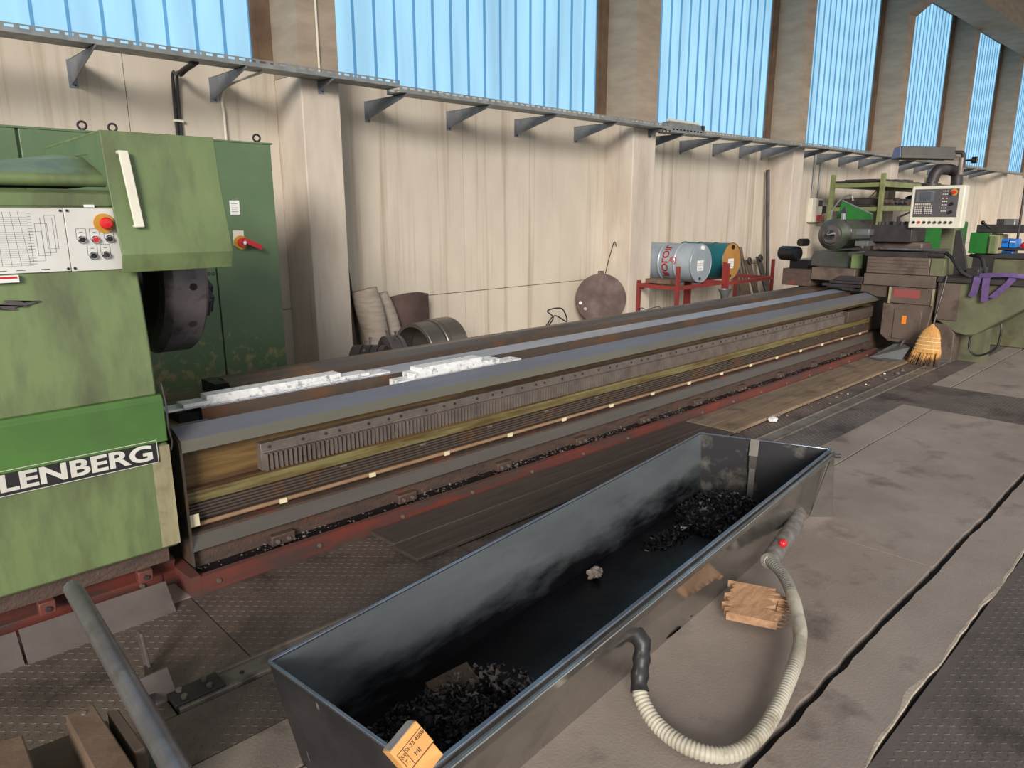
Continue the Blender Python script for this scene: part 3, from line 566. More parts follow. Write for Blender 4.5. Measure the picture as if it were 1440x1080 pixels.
# wing
wg = MB().prism([(2.6,.93),(1.45,.93),(1.45,.72),(1.73,.69),(2.15,.36),(2.25,.34),(2.36,.36),(2.5,.45),(2.6,.5)], 0, XA+.02, 10.3).build('wing', mOlive, cg, bevel=.012)
MB().box(XA-.02, 10.35, 1.42, 2.6, .93, .985).build('wing_top_plate', mDark, cg, bevel=.004)
MB().box(XA+.0, XA+.02, 2.36, 2.58, .5, .9).build('junction_plate', mBrown, wg)
MB().prism([(2.36,0),(2.36,.35),(2.46,.45),(2.58,.45),(2.58,0)], 0, XA+.02, 9.9).build('floor_foot', mBrown, cg, bevel=.006)
MB().box(XA-.0, 9.6, 2.38, 2.52, .0, .03).build('foot_pad', mZinc, cg); MB().prism([(2.12,0),(2.12,.4),(2.36,.4),(2.36,0)], 0, 9.6, 9.9).build('pedestal', mOlive, cg)
# tool post
tp = MB().box(XA+.05, 9.85, 2.95, 3.42, 1.36, 1.56).build('tool_post', mDark, cg, bevel=.01)
for k in range(5): 
    b = MB().cyl((XA+.1,3.0+k*.085,1.56),(XA+.1,3.0+k*.085,1.60),.025,6).build('clamp_bolt', mDark, tp)
    MB().cyl((XA+.5,3.0+k*.085,1.56),(XA+.5,3.0+k*.085,1.60),.025,6).build('clamp_bolt', mDark, tp)
MB().cyl((9.6,3.2,1.56),(9.6,3.2,1.66),.02,10).bar((9.6,3.2,1.65),(9.6,2.98,1.76),.02,.02).build('clamp_lever', mPipe, tp)
MB().box(XA-.1, XA+.3, 3.38, 3.53, 1.44, 1.51).build('tool_holder', mZinc, tp, bevel=.004); MB().box(XA-.1, XA+.3, 3.38, 3.53, 1.31, 1.37).build('tool_holder', mZinc, tp, bevel=.004)
MB().box(XA+.02, 9.9, 2.75, 3.45, 1.19, 1.25).build('compound_slide', mDark, cg, bevel=.005); MB().box(XA+.15, 9.8, 2.85, 3.42, 1.25, 1.36).build('swivel_base', mBrown, cg, bevel=.02)
MB().cyl((XA+.1,2.55,1.28),(XA+.1,3.3,1.28),.018,10).build('hydraulic_pipe', mPipe, cg); MB().cyl((XA+.12,2.6,1.22),(XA+.12,2.95,1.22),.035,12).build('motor_body', mDark, cg)
p = [(XA+.1,2.58,1.25),(XA+.05,2.5,1.2),(XA,2.38,1.06),(XA+.05,2.28,.99)]; MB().tube(bez(p, 8), .02, 8).build('flexible_hose', mCable, cg)
MB().tube(bez([(9.75,2.42,1.22),(9.7,2.3,1.2),(9.68,2.25,1.1),(9.68,2.22,.99)], 8), .02, 8).build('flexible_hose', mCable, cg)
MB().box(9.5, 9.9, 2.25, 2.38, .985, 1.08).build('valve_block', mDark, cg, bevel=.01)
# pendant
col_ = MB().box(9.62, 9.76, 2.58, 2.72, .985, 1.55).build('pendant_column', mOlive, cg, bevel=.004); MB().prism([(2.575,.985),(2.40,.985),(2.53,1.5),(2.575,1.5)], 0, 9.66, 9.74).build('column_gusset', mDark, cg)
MB().tube(bez([(9.7,2.65,1.5),(9.7,2.65,1.9),(9.7,2.655,2.1),(9.66,2.68,2.17),(9.5,2.76,2.19),(9.43,2.80,2.15),(9.41,2.83,2.03)], 10), .062, 16).build('pendant_arm', mDark, cg)
MB().cyl((9.41,2.83,2.0),(9.41,2.83,2.03),.1,20).build('arm_flange', mDark, cg)
pb = MB().box(XA, XA+.16, 2.445, 2.99, 1.53, 2.0).build('control_panel', mPanelC, cg, bevel=.012)
kp = MB().box(XA-.006, XA, 2.50, 2.95, 1.655, 1.965).build('keypad_plate', mPanelK, pb, bevel=.003)
def pk(px, py): q = onx(px, py, XA-.006); return q.y, q.z
sf = MB().box(XA-.01, XA-.005, 2.745, 2.935, 1.825, 1.945).build('screen_frame', mZinc, pb); MB().box(XA-.012, XA-.009, 2.78, 2.895, 1.835, 1.935).build('screen', mScreen, pb)
for r in range(6):
    for c in range(9 if r else 8):
        if r and c in (4,) and r > 1: continue
        y = 2.93-.021*c; z = 1.80-.0205*r; MB().box(XA-.010, XA-.006, y-.007, y+.007, z-.006, z+.006).build('key', mKeyW, kp)
for r in range(7):
    for c in range(3): 
        y = 2.655-.02*c; z = 1.94-.035*r - (.01 if r > 1 else 0); MB().box(XA-.010, XA-.006, y-.006, y+.006, z-.005, z+.005).build('key', mRedK if (r == 2 and c == 1) else mKeyW, kp)
b = MB().cyl((XA-.006,2.55,1.925),(XA-.012,2.55,1.925),.036,24).build('emergency_stop', mYel, pb); MB().cyl((XA-.012,2.55,1.925),(XA-.045,2.55,1.925),.02,16).build('mushroom_button', mRedK, b)
for z in (1.80, 1.71): MB().cyl((XA-.006,2.56,z),(XA-.03,2.56,z),.018,14).build('rotary_knob', mBlack, pb)
for k, mt in enumerate((mBlack, mRedK, mBlack, mDark, mDark, mDark, mDark, mDark)):
    y = 2.93-.055*k; b = MB().cyl((XA,y,1.595),(XA-.012,y,1.595),.015,16).build('push_button', mt, pb)
    if k < 3: MB().box(XA-.004, XA, y-.02, y+.02, 1.565, 1.62).build('button_bezel', mKeyW, b)
# work lamp
wl = thing('work_lamp', 'grey box work lamp on a swivel arm above the control pendant', 'lamp', (9.5, 2.8, 2.2))
la_, lb_ = Vector((.62,-.78,-.03)).normalized(), Vector((.78,.62,.0)).normalized(); lc_ = Vector((9.35,2.93,2.365)); lu_ = la_.cross(lb_)
if lu_.z < 0: lu_ = -lu_
q_ = [lc_+la_*a*.29+lb_*b*w__+lu_*z for z, w__ in ((-.065,.15),(.065,.10)) for a, b in ((-1,-1),(1,-1),(1,1),(-1,1))]
MB().hull8(q_[:4], q_[4:]).build('housing', mLamp, wl, bevel=.006, smooth=False)
g_ = [lc_-la_*(.29+e_)+lb_*b*w__*.9+lu_*z for e_ in (.001,.006) for z, w__, b in ((-.058,.15,-1),(-.058,.15,1),(.058,.10,1),(.058,.10,-1))]
MB().add(g_, [(0,1,2,3)[::-1],(4,5,6,7),(0,4,5,1)[::-1],(1,5,6,2)[::-1],(2,6,7,3)[::-1],(3,7,4,0)[::-1]]).build('glass', mGlassB, wl)
MB().tube(bez([(9.45,2.75,2.36),(9.45,2.6,2.36),(9.45,2.55,2.33),(9.45,2.54,2.2)], 8), .022, 10).build('arm', mDark, wl)
MB().prism([(2.74,2.285),(2.56,2.265),(2.56,2.32),(2.68,2.32)], 0, 9.44, 9.455).build('gusset', mRail, wl); MB().cyl((9.45,2.54,2.27),(9.45,2.44,2.27),.01,8).cyl((9.45,2.46,2.27),(9.45,2.41,2.27),.035,10).build('clamp_knob', mBlack, wl)
MB().cyl((9.45,2.56,2.12),(9.45,2.56,2.30),.03,12).build('swivel', mRail, wl)
# sling
sl = thing('lifting_sling', 'purple webbing lifting sling draped over the olive carriage wing', 'sling', (9.3, 2.2, .9))
def ribbon(pts, wv, name='strap'):
    P = bez(pts, 6); n = len(P); vs_ = []; W = Vector(wv)
    for i, p in enumerate(P):
        t = (P[min(i+1,n-1)]-P[max(i-1,0)]).normalized(); nn = t.cross(W).normalized()*.003
        vs_ += [p-W-nn, p+W-nn, p+W+nn, p-W+nn]
    f_ = [(i*4+j, (i+1)*4+j, (i+1)*4+(j+1)%4, i*4+(j+1)%4) for i in range(n-1) for j in range(4)] + [(3,2,1,0), tuple((n-1)*4+j for j in range(4))]
    return MB().add(vs_, f_).build(name, mPurple, sl, sharp=50)
ribbon([(9.8,2.12,.993),(9.5,2.17,1.0),(9.3,2.2,1.002),(9.262,2.2,.97),(9.262,2.21,.86),(9.268,2.23,.79)], (0,.035,.004))
ribbon([(9.75,2.0,.993),(9.5,2.08,1.003),(9.3,2.11,1.006),(9.258,2.11,.97),(9.258,2.105,.85),(9.265,2.10,.74)], (0,.034,-.004))
ribbon([(9.8,1.9,.998),(9.5,1.95,1.006),(9.3,1.88,1.008),(9.262,1.9,.96),(9.26,1.97,.87),(9.265,2.04,.79)], (0,.035,.003))
ribbon([(9.34,2.2,1.02),(9.33,2.05,1.035),(9.34,1.92,1.04),(9.38,1.82,1.03),(9.5,1.78,1.022)], (.022,0,.02))
cp = MB().lathe([(0,0),(0,.04),(.05,.04),(.05,.03),(.01,.028),(.01,0)], (9.4,1.63,.986), (0,0,1), 16).build('metal_cup', mTimberD); tag(cp, 'small brown metal cup on the olive carriage wing', 'cup')
hz = MB().tube(bez([onx(1365,473,9.42),onx(1363,490,9.42),onx(1375,500,9.42),onx(1400,490,9.42),onx(1408,466,9.42),onx(1408,455,9.42)], 8), .012, 8).build('hanging_cable', mCable); tag(hz, 'black cable looping down under the olive carriage wing', 'cable')
# ================================================================== TAILSTOCK
ts = thing('tailstock', 'grey lathe tailstock with live centre and green guard', 'tailstock', (9.8, 3.95, .76))
TX, TY, TZ = 9.45, 3.93, 1.433
MB().prism([(TY+.215*math.cos(math.radians(a)), TZ+.205*math.sin(math.radians(a))) for a in (18,62,118,162,198,242,298,342)], 0, TX+.12, 10.25).build('barrel_housing', mTail, ts, bevel=.012)
MB().lathe([(0,.0),(0,.135),(.07,.2),(.13,.2)], (TX,TY,TZ), (1,0,0), 36).build('barrel_cap', mTail, ts, sharp=20)
q = MB().lathe([(0,.02),(0,.105),(.02,.12),(.03,.12)], (TX-.03,TY,TZ), (1,0,0), 32).build('quill_ring', mChuck, ts); MB().lathe([(-.1,.0),(0,.05),(.03,.07),(.04,.07)], (TX-.05,TY,TZ), (1,0,0), 24).build('live_centre', mChrome, q)
MB().prism([(3.65,1.02),(4.25,1.02),(4.18,1.22),(3.75,1.22)], 0, TX+.1, 10.25).build('column', mTail, ts, bevel=.01)
MB().box(TX-.1, 10.3, 3.55, 4.1, 1.0-.14, 1.02).build('base_cover', mBrown, ts, bevel=.006); MB().box(TX+.02, 10.3, 3.52, 3.66, 1.02, 1.2).build('side_cover', mGreen, ts, bevel=.006)
MB().box(TX-.08, 10.4, 4.11, 4.5, .765, .985).build('rear_shoe', mBase, ts, bevel=.005)
MB().lathe([(0,0),(0,.085),(.02,.095),(.25,.095),(.27,.085),(.27,0)], (TX-.02,4.33,1.18), (.2,1,0), 20).build('drive_motor', mBlack, ts); MB().box(TX, TX+.3, 4.2, 4.45, .985, 1.1).build('motor_foot', mBlack, ts)
MB().cyl((TX,4.24,1.33),(TX-.12,4.28,1.33),.05,12).build('hand_crank', mBlack, ts)
MB().prism([(4.12,1.62),(4.06,1.86),(3.66,1.68),(3.66,1.62)], 0, 10.0, 10.03).build('green_guard', mGreenD, ts); MB().tube([(10.01,4.06,1.865),(10.01,3.66,1.685)], .012, 8).build('guard_edge', mGalv, ts)
MB().tube(bez([(10.0,4.2,1.62),(10.0,4.17,1.75),(10.0,4.06,1.9),(10.0,3.95,1.93),(10.0,3.92,1.86)], 6), .012, 8).build('guard_pipe', mGalv, ts)
MB().cyl((9.85,3.96,1.62),(9.85,3.96,1.72),.03,12).lathe([(0,.07),(.09,.0)], (9.85,3.96,1.70), (0,0,1), 4).build('oiler', mChrome, ts)
MB().cyl((TX+.45,3.72,1.30),(TX+.45,3.70,1.30),.05,14).build('side_plug', mPanelC, ts)
# ================================================================== BROOM + DUSTPAN
br = thing('broom', 'straw broom leaning on the brown carriage', 'broom', (9.0, 2.55, 0))
bt = Vector((9.08, 2.53, .42)); bb = Vector((8.98, 2.555, 0))
mb = MB(); N_ = 240
for k in range(N_):
    u = random.uniform(-1, 1); v_ = random.uniform(-1, 1); q = bb + Vector((v_*.05, u*.165, 0.004)); s = bt + Vector((v_*.02, u*.09, -.12)); mid = q.lerp(s, .5) + Vector((v_*.01, u*.012, 0))
    mb.tube([q, mid, s], lambda j: (.004,.007,.007)[j], 5)
mb.build('straw', mBroom, br)
prof = [(-.045,.018),(-.02,.03),(.0,.06),(.03,.085),(.08,.108),(.17,.125),(.26,.14)]
vs2 = []; n = 20
for h, r in prof:
    c = bt.lerp(bb, max(0, h)/.4) + Vector((0,0,-min(0,h)))
    for i in range(n): t = 2*math.pi*i/n; vs2.append(c + Vector((math.cos(t)*r*.38, math.sin(t)*r, 0)))
mb = MB().add(vs2, [(j*n+i, (j+1)*n+i, (j+1)*n+(i+1)%n, j*n+(i+1)%n) for j in range(len(prof)-1) for i in range(n)]); mb.build('straw_head', mBroom, br)
for h, r in ((.10,.113),(.14,.121),(.18,.128),(.22,.135)): MB().tube([bt.lerp(bb, h/.4)+Vector((math.cos(t)*r*.39, math.sin(t)*r*1.01, 0)) for t in (2*math.pi*i/24 for i in range(25))], .004, 5).build('stitching', mTag, br)
MB().cyl(bt+Vector((0,0,-.02)), (9.26,2.5,1.0), .011, 10).build('stick', mDark, br)
dpn = thing('dustpan', 'grey sheet metal dustpan beside the broom', 'dustpan', (8.9, 2.85, 0))
a, b, c, d = onz(1231,508,.03), onz(1260,517,.03), onz(1275,509,.03), onz(1262,490,.03)
MB().hull8([(8.72,2.80,.028),(8.94,2.76,.028),(9.22,2.93,.028),(8.85,3.10,.028)], [(8.72,2.80,.034),(8.94,2.76,.034),(9.22,2.93,.034),(8.85,3.10,.034)]).build('pan_bottom', mZinc, dpn)
MB().hull8([(8.85,3.10,.034),(8.96,2.77,.034),(9.24,2.9,.034),(9.2,3.0,.034)], [(8.84,3.09,.04),(9.1,2.74,.17),(9.22,2.86,.18),(9.18,2.95,.17)]).build('pan_hood', mZinc, dpn, smooth=False)
MB().cyl((9.13,2.86,.165),(9.26,2.86,.22),.012,8).build('pan_handle', mZinc, dpn)
# ================================================================== TROUGH
rimz = .40
A = [Vector((.783,1.867,rimz)), Vector((3.706,2.213,rimz)), Vector((3.959,1.533,rimz)), Vector((.850,1.193,rimz))]   # far-left, far-right, near-right, near-left
Bt = [Vector((.86,1.86,.0)), Vector((3.69,2.18,.0)), Vector((3.91,1.588,.0)), Vector((.914,1.335,.0))]
tr = thing('steel_trough', 'long open black steel trough on the concrete with swarf inside', 'trough', (2.3, 1.7, 0))
def inset(P, k):
    c = sum(P, Vector())/4; out = []
    for i in range(4):
        p, q, r = P[i-1], P[i], P[(i+1)%4]; e1 = (q-p).normalized(); e2 = (r-q).normalized(); n1 = Vector((-e1.y,e1.x,0)); n2 = Vector((-e2.y,e2.x,0))
        if n1.dot(c-q) < 0: n1 = -n1
        if n2.dot(c-q) < 0: n2 = -n2
        out.append(q + (n1+n2)*k)
    return out
Ai = inset(A, .006); Bi = [v + Vector((0,0,.012)) for v in inset(Bt, .006)]
Ao = A; nm = ['far_side', 'right_end', 'near_side', 'left_end']
for i in range(4):
    j = (i+1) % 4
    mb = MB(); mb.add([Bt[i],Bt[j],Ao[j],Ao[i], Bi[i],Bi[j],Ai[j],Ai[i]], [(0,1,2,3),(7,6,5,4),(3,2,6,7),(1,0,4,5),(0,3,7,4),(1,5,6,2)])
    bm = bmesh.new(); me = bpy.data.meshes.new('x')
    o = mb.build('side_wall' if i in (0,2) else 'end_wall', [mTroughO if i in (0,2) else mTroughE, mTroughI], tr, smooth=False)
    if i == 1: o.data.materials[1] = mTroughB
    bm.from_mesh(o.data); bmesh.ops.recalc_face_normals(bm, faces=bm.faces); bm.to_mesh(o.data); bm.free()
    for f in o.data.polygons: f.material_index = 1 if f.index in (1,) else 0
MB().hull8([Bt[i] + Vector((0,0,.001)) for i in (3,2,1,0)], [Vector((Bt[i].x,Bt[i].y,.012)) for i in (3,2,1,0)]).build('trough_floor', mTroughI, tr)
fi = inset([Vector((p.x,p.y,0)) for p in Bt], .008)
MB().hull8([fi[i]+Vector((0,0,.013)) for i in (3,2,1,0)], [fi[i]+Vector((0,0,.03)) for i in (3,2,1,0)]).build('oil_pool', mOil, tr)
# rim bars
for i in range(4):
    p, q = A[i], A[(i+1)%4]
    MB().bar(p+Vector((0,0,.004)), q+Vector((0,0,.004)), .012 if i != 2 else .016, .010).build('rim', mRim, tr, bevel=.003)
d = (A[2]-A[3]).normalized(); nn = Vector((d.y,-d.x,0))
MB().bar(A[3]+nn*.016+Vector((0,0,-.022)), A[2]+nn*.016+Vector((0,0,-.022)), .028, .03).build('rim_rail', mTroughO, tr, bevel=.004)
for i, (t) in enumerate((.0,)):
    MB().add([A[2]+nn*.02, A[2]+nn*.02-d*.04, Bt[2]+nn*.10+d*.06, Bt[2]-d*.02, A[2]+nn*.02+d*.006, A[2]-d*.034+nn*.02, Bt[2]+nn*.10+d*.066, Bt[2]-d*.014], [(0,1,3,2),(4,6,7,5),(0,4,5,1),(2,3,7,6),(0,2,6,4),(1,5,7,3)]).build('corner_gusset', mTroughO, tr, smooth=False)
bo = MB().cyl(A[2]+nn*.02+Vector((0,0,-.03)), A[2]+nn*.05+d*.02+Vector((0,0,-.03)), .012, 8).build('bolt', mDark, tr)
# end strap
e = (A[2]-A[1]); s0 = A[1]+e*.44; en = Vector((-e.y, e.x, 0)).normalized(); 
if en.x > 0: en = -en
P_ = [s0+en*.012+Vector((0,0,.01)), s0+en*.05+Vector((0,0,-.08)), s0+en*.045+Vector((0,0,-.16)), s0+en*.075+Vector((0,0,-.33))]
mb = MB()
for k in range(3): mb.bar(P_[k], P_[k+1], .05-.008*k, .004, en)
mb.build('hanging_strap', mSteelG, tr)
# swarf heaps
def swarf(c, rx, ry, h, n, mat, seed, name='swarf', smin=.006, smax=.02):
    rnd = random.Random(seed); mb = MB()
    vs_, fs_ = clump(Vector(c)+Vector((0,0,-.01)), 1, 3, .35, 3, (rx*.9, ry*.9, h*.8), seed)
    vs_ = [Vector((v.x, v.y, max(v.z, .02))) for v in vs_]
    if mat is mSwarf: mb.add(vs_, fs_)
    for k in range(n):
        a = rnd.uniform(0, 6.283); r = math.sqrt(rnd.random()); x = c[0]+math.cos(a)*rx*r; y = c[1]+math.sin(a)*ry*r
        z = .03 + h*max(0, 1-r*r)*rnd.uniform(.7, 1.15); s = rnd.uniform(smin, smax); o = Vector((x,y,z))
        d = [Vector((rnd.uniform(-1,1), rnd.uniform(-1,1), rnd.uniform(-.7,1)))*s for _ in range(4)]
        mb.add([o+q for q in d], [(0,1,2),(0,2,3),(0,3,1),(1,3,2)])
    o = mb.build(name, mat, tr, smooth=False); return tag(o, None, None, kind='stuff')
swarf((1.26,1.63,.02), .33, .22, .05, 2300, mSwarf, 1); swarf((3.47,1.90,.02), .30, .25, .12, 2300, mSwarf, 2); swarf((1.42,1.68,.03), .25, .18, .055, 260, mSwarfL, 3); swarf((3.52,1.9,.03), .22, .18, .10, 130, mSwarfL, 4)
swarf((3.05,1.95,.02), .25, .08, .01, 160, mSwarf, 5); swarf((2.2,1.55,.02), .5, .12, .006, 150, mSwarf, 6)
pc = onz(636, 962, .06); sp = MB().hull8([pc+Vector(v) for v in ((-.10,-.07,-.028),(.08,-.08,-.028),(.12,.06,-.028),(-.06,.08,-.028))], [pc+Vector(v) for v in ((-.10,-.07,-.016),(.08,-.08,-.01),(.12,.06,.004),(-.06,.08,-.006))]).build('scrap_plate', mTimberD, smooth=False); tag(sp, 'brown scrap plate half buried in the swarf of the trough', 'scrap')
rp = onz(830, 802, .062)+Vector((0,-.03,0)); v_, f_ = clump(rp, .036, 3, .7, 2.6, (1.0,.8,.75), 5); rg = MB().add(v_, f_).build('crumpled_rag', mRag, sharp=60); tag(rg, 'crumpled grey rag lying on the oil in the trough', 'rag')
# ---- wood block on the near left corner
wbk = thing('wood_block', 'sawn stamped wooden block resting on the trough corner', 'wood block', (1.02, 1.3, .3))
Q = [ond(543, 1046, 1.62), ond(590, 1017, 1.64), ond(604, 1050, 1.60), ond(560, 1078, 1.57)]
tl, trr, br_, bl = ond(551,1055,1.615), ond(584,1015,1.66), ond(613,1060,1.66), ond(580,1100,1.615)
nrm = (trr-tl).cross(bl-tl).normalized()
if nrm.dot(CC-tl) < 0: nrm = -nrm
ex = (trr-tl); ey = (bl-tl); ey = ey - ex*(ey.dot(ex)/ex.length_squared); ey = ey.normalized(); exn = ex.normalized(); w_, h_ = ex.length*1.12, .105
tl = tl - exn*.006
Dv = ((ond(566,1014,1.71)-trr).normalized()*.8 - nrm*.6).normalized()
def blk(a, b, c, d, t0, t1): # along ex a..b, along ey c..d, depth t0..t1 behind face
    return [tl+exn*x+ey*y+Dv*t for t in (t1, t0) for (x, y) in ((a,c),(b,c),(b,d),(a,d))]
def pbox(mb, *a):
    v = blk(*a); mb.add(v, [(0,1,2,3),(7,6,5,4),(0,4,5,1),(1,5,6,2),(2,6,7,3),(3,7,4,0)]); return mb
f1 = pbox(MB(), 0, w_, 0, h_*.62, 0, .045).build('block_body', mWood, wbk, bevel=.002)
pbox(MB(), -.0, w_*.97, h_*.64, h_, .003, .045).build('lower_board', mWood, wbk, bevel=.002)
pbox(MB(), .004, w_-.004, -.0012, 0, .002, .044).build('grey_end', mWoodG, wbk)
xd, yd = exn, -ey
def wt(s, size, x, y, **k): text(s, size, tl+exn*x+ey*y+nrm*.0006, xd, yd, mInkD, f1, 'stamp', ext=.0002, **k)
wt('SI-33 4588', .0135, w_*.30, h_*.30); wt('MI', .017, w_*.42, h_*.52); wt('|U|', .011, w_*.10, h_*.32); wt('7', .011, w_*.12, h_*.46)
ln = MB()
for a in ((.07,.98,.16,.175),(.07,.085,.16,.5),(.27,.285,.16,.6),(.07,.98,.60,.612)): pbox(ln, w_*a[0], w_*a[1], h_*a[2], h_*a[3], -.0005, .0002)
ln.build('stamp_frame', mInkD, f1)
# ---- hose
def hz_(px, py, z): return onz(px, py, z)
hp = [hz_(904,905,.22), hz_(902,930,.17), hz_(900,975,.09), hz_(925,1020,.045), hz_(975,1054,.04), hz_(1030,1060,.04), hz_(1075,1025,.045), hz_(1108,960,.07), hz_(1124,910,.09), hz_(1122,865,.11), hz_(1105,815,.13), hz_(1083,788,.14)]
ho = thing('drain_hose', 'pale ribbed drain hose looping from the trough over the concrete', 'hose', (2.2, 1.1, 0))
path = bez(hp, 26); L = 0; acc = [0]
for i in range(1, len(path)): L += (path[i]-path[i-1]).length; acc.append(L)
step = .0036; npt = int(L/step); pp = []; ii = 0
for k in range(npt):
    s = k*step
    while ii < len(acc)-2 and acc[ii+1] < s: ii += 1
    t = (s-acc[ii])/max(1e-6, acc[ii+1]-acc[ii]); pp.append(path[ii].lerp(path[ii+1], t))
cut = int(npt*.08)
MB().tube(pp[cut:int(npt*.36)], lambda j: .0245+(.0025 if (j//2) % 2 else -.0005), 16).build('ribbed_section', mHose, ho, sharp=80)
MB().tube(pp[int(npt*.36):int(npt*.62)], lambda j: .0245+(.0018 if (j//2) % 2 else -.0005), 16).build('ribbed_section', mHose, ho, sharp=80)
MB().tube(pp[int(npt*.60):int(npt*.86)], lambda j: .0262+.0012*math.sin(j*.13), 16).build('wrapped_section', mHose, ho, sharp=80)
MB().tube(pp[int(npt*.85):], lambda j: .0245+(.0018 if (j//2) % 2 else -.0005), 16).build('ribbed_section', mHoseG, ho, sharp=80)
k0 = pp[0]+Vector((0,.035,.03))
MB().tube([k0]+pp[0:cut+6:4], lambda j: .030+.003*math.sin(j*1.7), 14).build('taped_end', mTape, ho, sharp=80)
end = pp[-1]; out = [end, hz_(1085,775,.15), hz_(1100,760,.15), hz_(1112,745,.14), hz_(1118,728,.12)]
out = [end, end+Vector((.06,.02,.01)), Vector((3.34,1.45,.13)), Vector((3.44,1.49,.12)), Vector((3.55,1.53,.10))]
MB().tube(bez([end-Vector((.01,.0,.0)), hz_(1092,775,.14), hz_(1105,757,.13), hz_(1117,738,.12), hz_(1122,722,.11)], 6), lambda j: .041+.003*math.sin(j*2.1), 16).build('taped_outlet', mTapeG, ho, sharp=80)
MB().tube([end+Vector((-.004,-.004,0)), end+Vector((.012,.006,0))], .03, 16).build('clamp_ring', mHose, ho)
vp = hz_(1101, 764, .185); v_, f_ = clump(vp, .021, 2, .05); MB().add(v_, f_).build('red_valve_knob', mRedK, ho)
# ---- broken board
bdp = [onz(975,797,.20), onz(1000,872,.02), onz(1080,880,.02), onz(1080,832,.06)]
bo_ = thing('broken_board', 'splintered piece of wooden board propped against the trough side', 'board', (2.7, 1.4, 0))
P0 = Vector((2.78,1.50,.02)); ax = Vector((.10,-.235,.0)); 
c1, c2b = onz(990,838,.03), onz(1078,868,.03)
ed = (onz(1075,838,.05)-onz(1075,880,.02))
U_ = (onz(1070,855,.03)-onz(985,838,.03)); Un = U_.normalized(); V_ = Vector((-Un.y, Un.x, 0)).normalized()
ctr = onz(1036, 853, .03)+Vector((.0,-.07,0)); mb = MB(); tp_, bt_ = [], []
rnd = random.Random(3); pts = []
hl, hw = .13, .105
for k in range(15): pts.append((hl+rnd.uniform(-.04,.03)-(.03 if k % 2 else 0)-.05*(k/14), -hw+2*hw*k/14))
for k in range(15): pts.append((-hl+.02+rnd.uniform(-.01,.02)+(.02 if k % 2 else 0), hw-2*hw*k/14))
tilt = Vector((0,0,.10))
ptsw = [ctr+Un*a+V_*b+tilt*(.25+b/hw*.2) for a, b in pts]; n = len(ptsw)
tk = Vector((0,0,.034))
mb.add([p for p in ptsw]+[p+tk for p in ptsw], [tuple(range(n))[::-1], tuple(range(n,2*n))]+[(i,(i+1)%n,(i+1)%n+n,i+n) for i in range(n)]); mb.build('board', mWoodO, bo_, smooth=False)
spx = MB()
for k in range(26):
    b = rnd.uniform(-hw*.9, hw*.9); s = 1; p = ctr+Un*s*(hl-.03)+V_*b+tilt*(.25+b/hw*.2)+Vector((0,0,rnd.uniform(.002,.022))); q = p+Un*s*rnd.uniform(.03,.07)+V_*rnd.uniform(-.008,.008); spx.cyl(p, q, .005, 5, .0008)
tag(spx.build('splinters', mWoodO, bo_), None, None, kind='stuff')
# ================================================================== BOTTOM LEFT
gb = MB().prism([(3.085,0),(3.19,.10),(3.196,.094),(3.095,0)], 0, -1.0, .335).build('angle_bar', mBarShade); tag(gb, 'grey steel angle bar on the tread plate, its end hidden by a joint', 'steel bar')
gb2 = MB().prism([(3.08,0),(3.185,.105),(3.192,.099),(3.09,0)], 0, .345, .90).build('angle_bar', mBarShade); tag(gb2, 'grey steel angle bar lying along the red drip channel corner', 'steel bar')
ct = thing('pipe_rail', 'bent steel pipe rail with flat steel brackets on the tread plate', 'rail', (.35, 1.5, 0))
a, b = ond(107, 835, 1.95), ond(258, 1100, 1.32)
foot1 = onz(205, 1075, .0)
pth = [ond(103,828,1.99), a, a.lerp(b,.5), b, ond(300,1180,1.15)]
ee = pth[-1]; MB().tube(pth+[Vector((ee.x, ee.y, .0))], .024, 18).build('top_pipe', mPipe, ct, sharp=70)
v_, f_ = clump(pth[0], .0245, 2, .0); MB().add(v_, f_).build('pipe_end', mGlassB, ct)
lg = a.lerp(b, .62); MB().tube([lg, Vector((lg.x+.16, lg.y+.08, .0))], .019, 14).build('leg_pipe', mPipe, ct)
b1, b2 = ony(195,862,2.75), onz(210,946,0.0); b1 = Vector((b2.x-.01, b2.y+.02, .17))
MB().bar((b2.x,b2.y,0), b1, .055, .012, (1,0,0)).build('upright_flat', mBarShade, ct, bevel=.003)
fp = onz(222, 985, .0); MB().hull8([(fp.x-.09,fp.y-.02,0),(fp.x+.06,fp.y-.03,0),(fp.x+.06,fp.y-.022,0),(fp.x-.09,fp.y-.012,0)], [(fp.x-.10,fp.y+.03,.09),(fp.x+.05,fp.y+.02,.10),(fp.x+.05,fp.y+.028,.10),(fp.x-.10,fp.y+.038,.09)]).build('flag_plate', mBarShade, ct, smooth=False)
MB().bar(Vector((lg.x,lg.y+.015,.05)), Vector((b2.x,b2.y,.03)), .03, .012).build('tie_bar', mDark, ct)
def timber(corners, thick, lab, mat):   # top face corners + vertical thickness
    t = Vector((0,0,-thick)); o = MB().hull8([c+t for c in corners], corners).build('timber', mat, bevel=.004); tag(o, lab, 'timber'); return o
zt = .42
def tq(pts, z): 
    q = [onz(x, y, z) for x, y in pts]; ar = sum(q[i].x*q[(i+1)%4].y-q[(i+1)%4].x*q[i].y for i in range(4)); return q if ar > 0 else q[::-1]
o = timber(tq([(92,1006),(131,989),(230,1140),(175,1165)], .44), .09, 'brown timber block with a nail head at the top of the pile', mTimber)
p = onz(118, 1004, .44); nl = MB().cyl(p, p+Vector((0,0,.004)), .006, 10).build('nail', mRail); nl.parent = o; nl.location = (nl.location-o.location)
timber(tq([(-30,1048),(32,1033),(62,1120),(-20,1140)], .44), .10, 'short pale timber end beside the pipe rail', mTimber)
timber(tq([(150,1000),(166,996),(205,1050),(189,1058)], .43), .088, 'dark timber under the nailed timber block', mTimberD)
